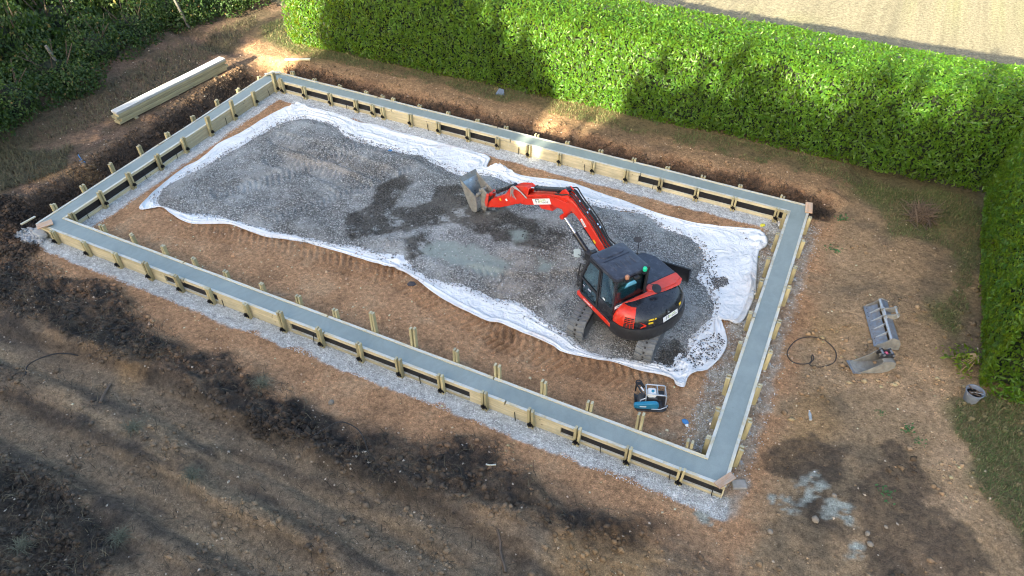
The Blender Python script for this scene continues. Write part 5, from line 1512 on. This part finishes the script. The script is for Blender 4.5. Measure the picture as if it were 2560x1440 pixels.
# link, quick hitch and bucket
for y in (-.14, .14):
    m = MB(MBm); m.prism([(4.02, .92), (4.10, .95), (4.20, .60), (4.16, .45), (4.08, .48), (4.08, .62)], y - .02, y + .02); m.build('bucket_link', M_REDF, arm, .006)
m = MB(MBm)
for y in (-.12, .12): m.prism([(4.10, .92), (4.30, 1.02), (4.46, .92), (4.42, .55), (4.36, .25), (4.20, .22), (4.14, .42)], y - .02, y + .02)
m.cyl((4.24, -.17, .36), (4.24, .17, .36), .04, 10); m.cyl((4.36, -.17, .92), (4.36, .17, .92), .04, 10); m.bx(4.20, 4.40, -.10, .10, .45, .80)
m.build('quick_hitch', M_MUD, exc, .008)
BW = .31
shell = [(5.08, 1.04), (4.99, .80), (4.87, .54), (4.75, .31), (4.63, .17), (4.50, .13), (4.40, .20), (4.37, .36), (4.39, .56), (4.42, .76)]
m = MB(MBm)
th = .022
ctr = np.array([4.74, .72])
inn = [tuple(np.array(q) + (ctr - np.array(q)) / np.linalg.norm(ctr - np.array(q)) * th) for q in shell]
n = len(shell)
for y0, y1 in ((-BW, BW),):
    vs = [(a, y0, b) for a, b in shell] + [(a, y1, b) for a, b in shell] + [(a, y0, b) for a, b in inn] + [(a, y1, b) for a, b in inn]
    fs = []
    for i in range(n - 1): fs += [(i, i + 1, i + 1 + n, i + n), (2 * n + i, 3 * n + i, 3 * n + i + 1, 2 * n + i + 1)]
    fs += [(0, n, 3 * n, 2 * n), (n - 1, 3 * n - 1, 4 * n - 1, 2 * n - 1)]
    m.add(vs, fs)
bk = m.build('bucket', M_STEELB, exc, 0, 45)
for y in (-BW, BW):
    m = MB(MBm); m.prism(shell, y - .012, y + .012); m.build('bucket_side', M_MUD, bk, .003)
m = MB(MBm); m.prism([(5.05, .97), (5.12, 1.09), (5.10, 1.11), (5.01, .97)], -BW - .02, BW + .02); m.build('cutting_edge', M_STEEL, bk)
for y in (-.10, .10):
    m = MB(MBm); m.prism([(4.38, .20), (4.22, .30), (4.20, .42), (4.30, .90), (4.40, .78)], y - .045, y - .015); m.build('bucket_ear', M_MUD, bk)
m = MB(MBm); m.prism([(4.38, .72), (4.33, .84), (4.42, .85), (4.45, .76)], -.29, .29); m.build('bucket_lip', M_MUD, bk, .01)
# ================================================================== THINGS LYING ABOUT
IMG_R = math.atan2(_r[1], _r[0])            # world heading of "to the right" in the picture
def at(px, py, dz=0.0):
    x, y = G(px, py, 0.1); x, y = G(px, py, zt(x, y)); x, y = G(px, py, zt(x, y) + dz)
    return x, y, zt(x, y)
# ---- stack of long boards
M_PLANK = mat_wood('stacked_board', (.46, .42, .255), 0, .0)
M_PLANKT = mat_wood('weathered_board', (.50, .51, .50), 0, .3)
A, B = np.array([-2.20, 5.10]), np.array([-1.69, 9.94])
dv = (B - A) / np.linalg.norm(B - A); lv = np.array([-dv[1], dv[0]]); ang = math.atan2(dv[1], dv[0])
zs0 = zt(-2.1, 7.5) + .03
names_ = ['bottom board', 'second board from the bottom', 'middle board', 'second board from the top', 'weathered grey top board']
for k in range(5):
    Lk = 4.82; wk = .30; tk = .088
    sh = [(-.02, .02), (.06, .0), (-.05, .015), (.03, .01), (.0, .0)][k]
    c = A + dv * (Lk / 2 + sh[0]) + lv * (wk / 2 + sh[1])
    m = MB(); rings = []
    for i in range(9):
        x = -Lk / 2 + Lk * i / 8; w_ = .004 * math.sin(i * 1.3 + k)
        rings.append([(x, -wk / 2, -tk / 2 + w_), (x, wk / 2, -tk / 2 + w_), (x, wk / 2, tk / 2 + w_), (x, -wk / 2, tk / 2 + w_)])
    m.loft(rings)
    o = m.build('timber_board', M_PLANKT if k == 4 else M_PLANK, None, .004)
    o.location = (c[0], c[1], zs0 + .05 + k * (tk + .006)); o.rotation_euler = (0, 0, ang + random.uniform(-.004, .004))
    tag(o, '%s in the stack of long timbers on the left bank' % names_[k], 'board', 'boards in the timber stack')
m = MB()
m.bx(-.06, .06, -.2, .2, -.09, .0)
for q, t_ in enumerate((.6, 4.2)):
    o = m.build('bearer', M_PLANK); p_ = A + dv * t_ + lv * .15
    o.location = (p_[0], p_[1], zs0 + .008); o.rotation_euler = (0, 0, ang)
    tag(o, 'short bearer under the %s end of the timber stack' % ('near', 'far')[q], 'bearer', 'bearers under the timber stack')
# ---- old fence posts in the brambles
M_POST = mat_wood('weathered_post', (.13, .125, .115), 2, 0)
for (bx_, by_, tx_, ty_, nm, hh) in ((166, 192, 147, 147, 'short leaning grey fence post standing before the brambles', 1.25), (477, 84, 447, 20, 'long leaning grey fence post among the brambles at the top', 1.7)):
    x, y, z = at(bx_, by_)
    m = MB(); m.tube([(0, 0, -.2), (0, 0, hh * .5), (.01, 0, hh)], [.065, .06, .055], 7)
    m.cyl((.06, 0, hh * .8), (.075, 0, hh * .8), .012, 6)
    o = m.build('fence_post', M_POST, None, 0, 40); o.location = (x, y, z); o.rotation_euler = (RAD(3), RAD(-10), IMG_R)
    tag(o, nm, 'post', 'old fence posts')
# ---- offcut on the bank, corner stick, block
def lying(name, label, cat, p, q, w, t, mat, dz=.02, zadd=0.0):
    a, b = at(*p), at(*q)
    m = MB(); L = math.dist(a[:2], b[:2]); m.bx(-L / 2, L / 2, -w / 2, w / 2, 0, t)
    o = m.build(name, mat, None, .003); o.location = ((a[0] + b[0]) / 2, (a[1] + b[1]) / 2, max(a[2], b[2]) + dz + zadd)
    o.rotation_euler = (0, -math.atan2(b[2] - a[2], L), math.atan2(b[1] - a[1], b[0] - a[0]))
    return tag(o, label, cat)
lying('timber_offcut', 'pale timber offcut lying on the sunlit bank near the hedge end', 'board', (717, 167), (777, 154), .11, .05, M_WX)
lying('timber_batten', 'narrow batten poking out beyond the front left formwork corner', 'batten', (64, 582), (100, 563), .06, .04, M_WX, .30)
m = MB(); m.bx(-.15, .15, -.10, .10, 0, .10); o = m.build('concrete_block', m_plain('block', (.30, .29, .27), .9, 0, .2, 9, bump=.3), None, .012)
x, y, z = at(1846, 1213); o.location = (x, y, z - .03); o.rotation_euler = (.05, .04, .5); tag(o, 'small grey concrete block beside the front right formwork corner', 'block')
m = MB(); m.prism([(-.22, -.10), (.18, -.14), (.26, .06), (.05, .16), (-.24, .10)], 0, .16, 'z'); o = m.build('rubble_stone', m_plain('grey_rubble', (.34, .36, .37), .9, 0, .2, 7, bump=.4), None, .05)
x, y, z = at(103, 590); o.location = (x, y, z); tag(o, 'grey stone lump at the outside of the front left corner', 'stone')
m = MB(); m.prism([(-.16, -.12), (.20, -.16), (.12, .14), (-.06, .17)], 0, .02, 'z'); o = m.build('slate_piece', m_plain('slate', (.13, .17, .24), .5, 0, .2, 5))
x, y, z = at(1250, 234); o.location = (x, y, z + .04); o.rotation_euler = (.45, .1, .3); tag(o, 'blue-grey slate piece lying at the foot of the back hedge', 'slate')

# ---- plate compactor
M_TEAL = m_plain('teal_paint', (.02, .22, .36), .35, 0, .12, 6, (.25, .22, .18), .12)
M_TUBE = m_plain('silver_tube', (.50, .53, .56), .35, .5, .12, 9, (.30, .27, .23), .15)
M_IRON = m_plain('dusty_iron', (.075, .080, .090), .6, .4, .3, 8, (.24, .19, .14), .30)
x, y, z = at(1624, 1012)
pc_ = empty('plate_compactor', (x, y, z + .01), IMG_R - RAD(4), 'blue and silver plate compactor parked on the soil inside the front wall', 'compactor')
pc_.scale = (1.0, 1.0, 1.0)
m = MB(); m.loft([[(-.36, -.20, .07), (-.30, -.21, .0), (.28, -.21, .0), (.36, -.20, .08), (.36, -.20, .10), (.28, -.21, .03), (-.30, -.21, .03), (-.36, -.20, .10)], [(-.36, .24, .07), (-.30, .25, .0), (.28, .25, .0), (.36, .24, .08), (.36, .24, .10), (.28, .25, .03), (-.30, .25, .03), (-.36, .24, .10)]])
m.build('base_plate', M_IRON, pc_, .004)
m = MB(); m.bx(-.26, .24, -.12, .18, .04, .14); m.cyl((-.2, -.1, .14), (-.2, .16, .14), .08, 14); m.build('exciter', M_IRON, pc_, .012)
m = MB(); prof = [(-.33 + .07 * math.cos(a), .20 + .07 * math.sin(a)) for a in [RAD(90 + 180 * k / 8) for k in range(9)]] + [(.06 + .105 * math.cos(a), .23 + .105 * math.sin(a)) for a in [RAD(-90 + 180 * k / 10) for k in range(11)]]
m.prism(prof, -.245, -.145, 'y'); bg_ = m.build('belt_guard', M_TEAL, pc_, .018, seg=3)
m = MB(); m.bx(-.27, -.12, -.249, -.246, .20, .235); m.build('label_strip', M_WHITE, bg_)
m = MB(); m.bx(-.06, .14, -.08, .14, .14, .32); m.cyl((.16, .03, .24), (.22, .03, .24), .085, 16); m.build('engine', M_IRON, pc_, .015)
m = MB(); m.loft([rrect(-.09, .10, -.06, .14, .04, .33), rrect(-.10, .11, -.07, .15, .05, .37), rrect(-.09, .10, -.06, .14, .05, .43), rrect(-.06, .07, -.03, .11, .04, .445)]); tk_ = m.build('fuel_tank', M_WHITE, pc_, 0, 50)
m = MB(MB().M @ Matrix.Translation((.02, .03, .445))); m.lathe([(.035, 0), (.035, .018), (.028, .022), (.005, .022)], 14); m.build('tank_cap', M_TEAL, tk_, 0, 40)
m = MB(); m.bx(.14, .29, -.05, .13, .20, .37); m.build('air_filter', M_BLKM, pc_, .02)
m = MB()
for yy in (-.10, .19): m.tube([(-.13, yy, .12), (-.13, yy, .46), (-.10, yy, .49), (.28, yy, .47), (.32, yy, .44), (.33, yy, .10)], .016, 8)
m.tube([(-.13, -.10, .48), (-.13, .19, .48)], .016, 8); m.tube([(.12, -.10, .48), (.12, .19, .48)], .014, 8); m.tube([(.32, -.10, .40), (.32, .19, .40)], .014, 8)
m.build('roll_frame', M_TUBE, pc_, 0, 50)
m = MB(); m.tube([(-.30, -.16, .10), (-.26, -.12, .20), (-.24, -.12, .30), (-.14, -.10, .34)], .015, 8); m.build('guard_rail', M_TUBE, pc_, 0, 50); m = MB(); m.tube([(.0, -.26, .16), (.20, -.26, .17), (.34, -.22, .22), (.36, -.16, .20)], .014, 8); m.build('guard_rail', M_TUBE, pc_, 0, 50)
m = MB(); m.tube([(-.34, .22, .20), (-.34, .22, .42), (-.30, .10, .48), (-.26, -.02, .48), (-.20, -.08, .44)], .020, 8); m.tube([(-.16, .20, .36), (-.24, .26, .44), (-.33, .24, .46)], .035, 8)
m.tube([(-.29 + .065 * math.cos(a), .25 + .065 * math.sin(a), .47) for a in [RAD(30 * k) for k in range(13)]], .016, 8); m.build('folded_handle', M_BLKM, pc_, 0, 50)
m = MB(); m.box((-.22, .07, .46), (.03, .12, .02), Matrix.Rotation(.45, 3, 'Z')); m.build('label_strip', M_WHITE, pc_)
for (fx, fy) in ((.37, -.12), (.37, .20)):
    m = MB(); m.cyl((fx - .02, fy, .10), (fx + .03, fy, .10), .022, 10); m.build('rubber_buffer', M_RUBD, pc_)

# ---- wide ditching bucket
x0, y0 = G(2176, 866, .1); x1, y1 = G(2163, 772, .1)
dy_ = np.array([x1 - x0, y1 - y0]); Wd = 1.55; hd = math.atan2(dy_[1], dy_[0]) - math.pi / 2 + RAD(5)
db = empty('ditching_bucket', (x0 + dy_[0] * .5, y0 + dy_[1] * .5, zt(22.3, 6.5)), hd, 'wide grey ditching bucket lying on the soil near the right hedge', 'bucket')
h_ = Wd / 2
db.scale = (.70, .92, .9)
M_BSTEEL = m_plain('bare_bucket_steel', (.19, .225, .27), .5, .4, .3, 5, (.25, .20, .15), .45)
m = MB(); m.prism([(0, .02), (.15, .07), (.15, .085), (0, .045)], -h_, h_); ce = m.build('cutting_edge', M_BSTEEL, db)
for k in range(9):
    m = MB(); m.lathe([(.016, 0), (.016, .012), (.004, .014)], 8, Matrix.Translation((.075, -h_ + .1 + k * (Wd - .2) / 8, .055))); m.build('bolt', M_RUBD, ce)
m = MB(); m.prism([(.15, .07), (.42, .20), (.42, .22), (.15, .085)], -h_ + .02, h_ - .02); m.build('floor_plate', M_BSTEEL, db)
m = MB(); m.cyl((.45, -h_, .36), (.45, h_, .36), .045, 10); m.build('torsion_tube', M_TUBE, db, 0, 40)
m = MB(); m.prism([(.44, .36), (.50, .40), (.72, .34), (.80, .22), (.82, .03), (.78, .03), (.76, .20), (.69, .30), (.50, .36)], -h_ + .01, h_ - .01); m.build('back_plate', M_BSTEEL, db, 0, 40)
for s_ in (-1, 1):
    m = MB(); m.prism([(.02, .03), (.10, .12), (.30, .24), (.45, .40), (.52, .42), (.73, .36), (.82, .22), (.84, .0), (.3, -.01)], s_ * h_ - .014, s_ * h_ + .014); m.build('end_plate', M_MUD, db, .004)
for k in range(4):
    yy = -h_ + .32 + k * .31
    m = MB(); m.prism([(.13, .08), (.44, .37), (.42, .20)], yy - .010, yy + .010); m.build('gusset', M_TUBE, db)
for k, yy in enumerate((.05, .32)):
    m = MB(); m.prism([(.38, .34), (.40, .44), (.50, .48), (.72, .52), (.84, .58), (.90, .52), (.86, .40), (.72, .33), (.50, .36)], yy - .02, yy + .02); m.build('mounting_ear', M_MUD, db, .006)
for q_ in ((.46, .42), (.83, .50)):
    m = MB(); m.cyl((q_[0], -.01, q_[1]), (q_[0], .39, q_[1]), .035, 12); m.build('mounting_pin', M_TUBE, db, 0, 40)
# ---- narrow digging bucket
x, y, z = at(2180, 918)
gb = empty('digging_bucket', (x, y, z), IMG_R + RAD(4), 'narrow muddy digging bucket lying next to the wide ditching bucket', 'bucket')
gb.scale = (.86, .8, .85)
sh = [(-.60, .06), (-.20, .02), (.12, .0), (.34, .06), (.47, .20), (.46, .38), (.34, .46), (.12, .46)]
m = MB(); n = len(sh); hw = .24
vs_ = [(a, -hw, b) for a, b in sh] + [(a, hw, b) for a, b in sh]
inn = [(a * .94 - .02, b * .90 + .025) for a, b in sh]
vs_ += [(a, -hw, b) for a, b in inn] + [(a, hw, b) for a, b in inn]
fs_ = []
for i in range(n - 1): fs_ += [(i, i + 1, i + 1 + n, i + n), (2 * n + i, 3 * n + i, 3 * n + i + 1, 2 * n + i + 1)]
fs_ += [(0, n, 3 * n, 2 * n), (n - 1, 3 * n - 1, 4 * n - 1, 2 * n - 1)]
m.add(vs_, fs_); m.build('shell', M_MUD, gb, 0, 40)
for s_ in (-1, 1):
    m = MB(); m.prism([(-.55, .05), (-.20, .02), (.12, .0), (.34, .06), (.47, .20), (.46, .38), (.34, .46), (.10, .47), (-.08, .30), (-.30, .16)], s_ * hw - .012, s_ * hw + .012); m.build('side_plate', M_MUD, gb, .004)
m = MB(); m.prism([(-.66, .05), (-.44, .03), (-.44, .06), (-.66, .075)], -hw - .015, hw + .015); m.build('cutting_edge', M_BSTEEL, gb)
for yy in (-.06, .14):
    m = MB(); m.prism([(.02, .44), (.06, .58), (.14, .64), (.22, .56), (.30, .56), (.40, .60), (.46, .52), (.44, .42)], yy - .02, yy + .02); m.build('mounting_ear', M_BLKM, gb, .006)
for q_ in ((.12, .58), (.40, .54)):
    m = MB(); m.cyl((q_[0], -.10, q_[1]), (q_[0], .20, q_[1]), .035, 12); m.build('mounting_pin', M_BSTEEL, gb, 0, 40)
m = MB(); m.loft([rrect(.20, .30, .0, .10, .04, .46), rrect(.19, .31, -.01, .11, .05, .52), rrect(.22, .28, .02, .08, .03, .56)]); o = m.build('pink_rag', m_plain('pink_cloth', (.62, .12, .20), .8), None, 0, 60)
o.location = gb.location; o.rotation_euler = (0, 0, IMG_R + RAD(4)); o.scale = (.86, .8, .85); tag(o, 'small pink rag stuffed between the ears of the digging bucket', 'rag')

# ---- pail, bottle, hose, small litter
x, y, z = at(2424, 1000)
M_PAIL = m_plain('grey_pail_plastic', (.17, .20, .25), .5, 0, .2, 8, (.30, .28, .25), .25)
pl = empty('pail', (x, y, z), .3, 'grey plastic pail holding sticks beside the right hedge end', 'pail')
m = MB(); m.lathe([(.02, .0), (.135, .0), (.145, .01), (.185, .30), (.205, .31), (.205, .325), (.185, .325), (.178, .30), (.14, .03), (.02, .025)], 24); m.build('body', M_PAIL, pl, 0, 40)
m = MB(); m.tube([(.20 * math.cos(a), .20 * math.sin(a) * .5 - .12, .31 - .02 * math.sin(a)) for a in [math.pi * k / 10 for k in range(11)]], .005, 6); m.build('handle', M_TUBE, pl)
m = MB()
m.lathe([(.14, .20), (.16, .23), (.10, .25), (.02, .25)], 12); m.build('earth', M_GROUND, pl)
o = MB()
for k in range(7): o.tube([(random.uniform(-.10, .10), random.uniform(-.1, .1), .24), (random.uniform(-.16, .16), random.uniform(-.16, .16), .33)], .012, 5)
o = o.build('sticks', M_TWIG); o.location = pl.location; o['kind'] = 'stuff'
x, y, z = at(2024, 1041)
bo = empty('bottle', (x, y, z + .035), math.atan2(.29, -.08), 'clear plastic drinks bottle lying on bare soil right of the footing', 'bottle')
nb = NT('bottle_plastic'); nb.fin((.72, .80, .82), .15, spec=.6); nb.p.inputs['Transmission Weight'].default_value = .55
m = MB(Matrix.Rotation(RAD(90), 4, 'Y') @ Matrix.Translation((0, 0, -.13))); m.lathe([(.02, 0), (.036, .008), (.037, .10), (.033, .11), (.037, .12), (.037, .18), (.014, .235), (.013, .25)], 14); m.build('body', nb.m, bo, 0, 50)
m = MB(Matrix.Rotation(RAD(90), 4, 'Y') @ Matrix.Translation((0, 0, -.13))); m.lathe([(.016, .248), (.016, .268), (.004, .270)], 12); m.build('cap', M_WHITE, bo)
def ground_tube(name, label, cat, pix, r, mat, lift=None, closed=False, n=60, mesh_n=6):
    keys = []
    for i, (a, b) in enumerate(pix):
        l = lift[i] if lift else 0.0
        x, y, z = at(a, b, l)
        keys.append((x, y, z + l + r * .8))
    pts = smooth_curve(keys, n, closed)
    pts = [tuple(p) for p in pts]
    if closed: pts.append(pts[0])
    m = MB(); m.tube(pts, r, mesh_n, not closed)
    return tag(m.build(name, mat, None, 0, 60), label, cat)
M_HOSE = m_plain('muddy_hose', (.05, .042, .036), .8, 0, .3, 9)
ground_tube('rubber_hose', 'thin black hose coiled in a loop on soil right of the footing', 'hose', [(1968, 880), (1990, 852), (2025, 843), (2062, 852), (2088, 878), (2086, 905), (2060, 917), (2040, 918), (2024, 912), (2034, 898), (2030, 888), (2024, 908), (1995, 910), (1975, 900)], .014, M_HOSE, None, True, 90)
ground_tube('plastic_pipe', 'bent black plastic pipe arching over the rutted soil far left', 'pipe', [(65, 937), (70, 915), (100, 897), (140, 884), (172, 882), (194, 886)], .016, M_RUBD, [.0, .08, .22, .25, .16, .02])
ground_tube('plastic_pipe', 'bent black plastic pipe arching over the dark spoil heap', 'pipe', [(782, 1092), (815, 1070), (850, 1057), (885, 1068), (908, 1095), (924, 1142)], .013, M_RUBD, [.0, .15, .25, .25, .18, .0])
ground_tube('plastic_pipe', 'thin black pipe lying straight on soil below the left corner', 'pipe', [(180, 835), (230, 826), (300, 822)], .010, M_RUBD)
ground_tube('fallen_stick', 'long dark stick lying upright in the picture at the bottom centre', 'stick', [(1243, 1325), (1250, 1350), (1252, 1385), (1262, 1420), (1264, 1432)], .028, M_TWIG)
ground_tube('fallen_stick', 'short dark stick on the rutted soil at the far left', 'stick', [(277, 962), (262, 985), (252, 1008)], .035, M_TWIG)
ground_tube('fallen_stick', 'pale thin stick lying on the spoil heap at the bottom', 'stick', [(1215, 1162), (1225, 1164), (1240, 1163)], .02, M_WX)
M_BLUE = m_plain('blue_plastic', (.05, .22, .50), .5, 0, .1); M_YELP = m_plain('yellow_plastic', (.75, .68, .06), .5, 0, .1)
ground_tube('blue_conduit', 'longer blue plastic conduit piece on the left bank', 'conduit', [(196, 388), (204, 400), (216, 412)], .016, M_BLUE)
ground_tube('blue_conduit', 'shorter blue plastic conduit piece beside the longer one', 'conduit', [(200, 402), (208, 410), (213, 413)], .014, M_BLUE)
def litter(name, label, cat, px, py, s, mat, zadd=.02, seed=0):
    r = random.Random(seed); x, y, z = at(px, py)
    m = MB(); rings = []
    for i in range(4):
        f = (.6, 1.0, .9, .35)[i]
        rings.append([(s * f * math.cos(t * 1.047) * r.uniform(.7, 1.2), s * f * math.sin(t * 1.047) * r.uniform(.6, 1.0), s * .5 * i / 3 * r.uniform(.7, 1.2)) for t in range(6)])
    m.loft(rings); o = m.build(name, mat, None, 0); o.location = (x, y, z + zadd); o.rotation_euler = (0, 0, r.uniform(0, 6))
    return tag(o, label, cat)
litter('crushed_lid', 'crushed blue plastic lid on the grey crushed stone', 'lid', 976, 384, .075, M_BLUE, .11, 1)
litter('crisp_packet', 'crumpled blue and white packet on soil near the front right corner', 'packet', 1713, 1056, .09, M_BLUE, .01, 2)
litter('white_wrapper', 'white scrap of wrapper next to the crumpled blue packet', 'wrapper', 1716, 1064, .05, M_WHITE, .01, 3)
litter('yellow_glove', 'crumpled yellow glove near the back right corner inside the footing', 'glove', 1906, 565, .09, M_YELP, .01, 4)
litter('yellow_ball', 'small yellow ball on soil right of the sheet', 'ball', 1897, 643, .04, M_YELP, .01, 5)
litter('dark_rag', 'dark grey rag on the soil between sheet and front wall', 'rag', 1028, 712, .13, m_plain('rag', (.06, .055, .06), .9), .0, 6)
# ---- pile of dead branches, broken branches, weeds
x, y, z = at(2300, 552)
bp_ = empty('branch_pile', (x, y, z), 0, 'round pile of dead brown branches on the grass near the hedge corner', 'branch pile')
m = MB(); r = random.Random(5)
for k in range(150):
    a = r.uniform(0, 6.28); e = r.uniform(-.05, 1.1); L = r.uniform(.25, .75); rad = r.uniform(0, .35)
    p = Vector((rad * math.cos(r.uniform(0, 6.28)), rad * math.sin(r.uniform(0, 6.28)), r.uniform(.04, .32)))
    d = Vector((math.cos(a) * math.cos(e), math.sin(a) * math.cos(e), math.sin(e)))
    m.tube([p - d * L * .3, p + d * L * .3 + Vector((0, 0, r.uniform(-.04, .04))), p + d * L * .8], [.018, .013, .006], 4)
o = m.build('branches', M_TWIG, bp_, 0, 60); o['kind'] = 'stuff'
x, y, z = at(2392, 905)
bb = empty('broken_branch', (x, y, z), 0, 'broken pale branches bent out from the foot of the right hedge', 'branch')
m = MB()
for k in range(9):
    a = RAD(150 + 12 * k); L = .35 + .06 * (k % 4)
    m.tube([(.35, .05 * k - .2, .35), (.35 + .3 * L * math.cos(a), .3 * L * math.sin(a), .38), (.35 + L * math.cos(a), L * math.sin(a), .12)], [.014, .011, .006], 5)
o = m.build('twigs', m_plain('pale_twig', (.42, .30, .16), .8), bb, 0, 60); o['kind'] = 'stuff'
Pn = np.random.default_rng(3).normal(size=(160, 3)) * np.array([.22, .22, .12]) + np.array([.1, -.1, .25])
o = link('leaves', leaf_mesh('leaves', Pn, np.tile([0, 0, 1.], (160, 1)), .13, 5, .45), M_LAUREL, bb); o['kind'] = 'stuff'
M_WEED = mat_leaf('weed_leaf', (.04, .11, .04), (.08, .20, .07), .5, .25, (.2, .4, .08))
for i, (px, py, s, nm) in enumerate([(2214, 1232, .17, 'bright green broad-leaved weed on the dark wet soil'), (2268, 1075, .16, 'green weed on the bare soil below the buckets'), (2298, 1106, .12, 'smaller green weed just right of the other on bare soil'), (2200, 1034, .10, 'tiny dull weed left of the green weeds on bare soil'), (2085, 625, .2, 'spreading weed on soil beside the back right corner'), (2105, 550, .2, 'low weed beyond the back right corner of the footing')]):
    x, y, z = at(px, py); rw = np.random.default_rng(20 + i); n = 26
    P = rw.normal(size=(n, 3)) * np.array([s * .5, s * .5, .02]) + np.array([0, 0, .05])
    s *= .7
    root = empty('weed', (x, y, z), 0, nm, 'weed', 'weeds on the bare soil')
    o = link('leaves', leaf_mesh('leaves', P, np.tile([0, 0, 1.], (n, 1)), s * .6, 30 + i, .6, 0, .5), M_WEED, root); o['kind'] = 'stuff'
    m = MB(); m.tube([(0, 0, -.03), (0, 0, .06)], .006, 5); m.build('stem', M_WEED, root)
for i, (px, py) in enumerate([(655, 962), (1545 - 900, 960), (60, 1365), (335, 1072), (480, 1190)][0:1] + [(60, 1365), (335, 1072), (480, 1190), (300, 1345)]):
    x, y, z = at(px, py); rw = np.random.default_rng(40 + i); n = 160
    P = np.concatenate([rw.normal(size=(n, 2)) * .06, np.zeros((n, 1))], 1)
    me_c = np.array([.15, .155, .105]) * (.5 + .8 * rw.random((n, 1)))
    o = blades('grass_tuft', P, .12 + .14 * rw.random(n), .006 + .005 * rw.random(n), 1.4, me_c, M_BLADE, 50 + i)
    o.location = (x, y, z); del o['kind']
    tag(o, ['pale grass tuft on the dark spoil below the front wall', 'pale grass tuft at the bottom left edge', 'pale grass tuft between two ruts on the left', 'dull grass tuft beside the middle rut', 'grass tuft on the dark heap at the bottom left'][i], 'grass tuft', 'grass tufts on the spoil')
# ---- loose rocks big enough to count
M_ROCK = m_plain('pale_rock', (.26, .22, .17), .9, 0, .25, 12, bump=.4)
rocks = [(2085, 1240, .12, 'squat pale rock beside the cement spill'), (2038, 1300, .17, 'pale rock under the cement spill'), (2168, 1335, .12, 'smooth pale rock right of the cement spill'), (2175, 1362, .14, 'longer pale rock right of the cement spill'), (1925, 1330, .13, 'white pebble at the lower right on bare soil'), (828, 1008, .16, 'rounded dark rock on the orange soil below the front wall'), (2214, 1318, .09, 'white stone on the dark wet soil'), (1580, 1075, .09, 'pale stone inside the front wall near its right end')]
for i, (px, py, s, nm) in enumerate(rocks):
    x, y, z = at(px, py); r = random.Random(60 + i); m = MB(); rings = []
    for k in range(5):
        a = -.9 + k * .6
        rings.append([(s * .5 * math.cos(a) * math.cos(t * .785) * r.uniform(.85, 1.2), s * .4 * math.cos(a) * math.sin(t * .785) * r.uniform(.85, 1.2), s * .35 * math.sin(a)) for t in range(8)])
    m.loft(rings); o = m.build('rock', M_ROCK, None, 0, 50); o.location = (x, y, z + s * .18); o.rotation_euler = (r.uniform(-.2, .2), r.uniform(-.2, .2), r.uniform(0, 6))
    tag(o, nm, 'rock', 'loose rocks on the soil')
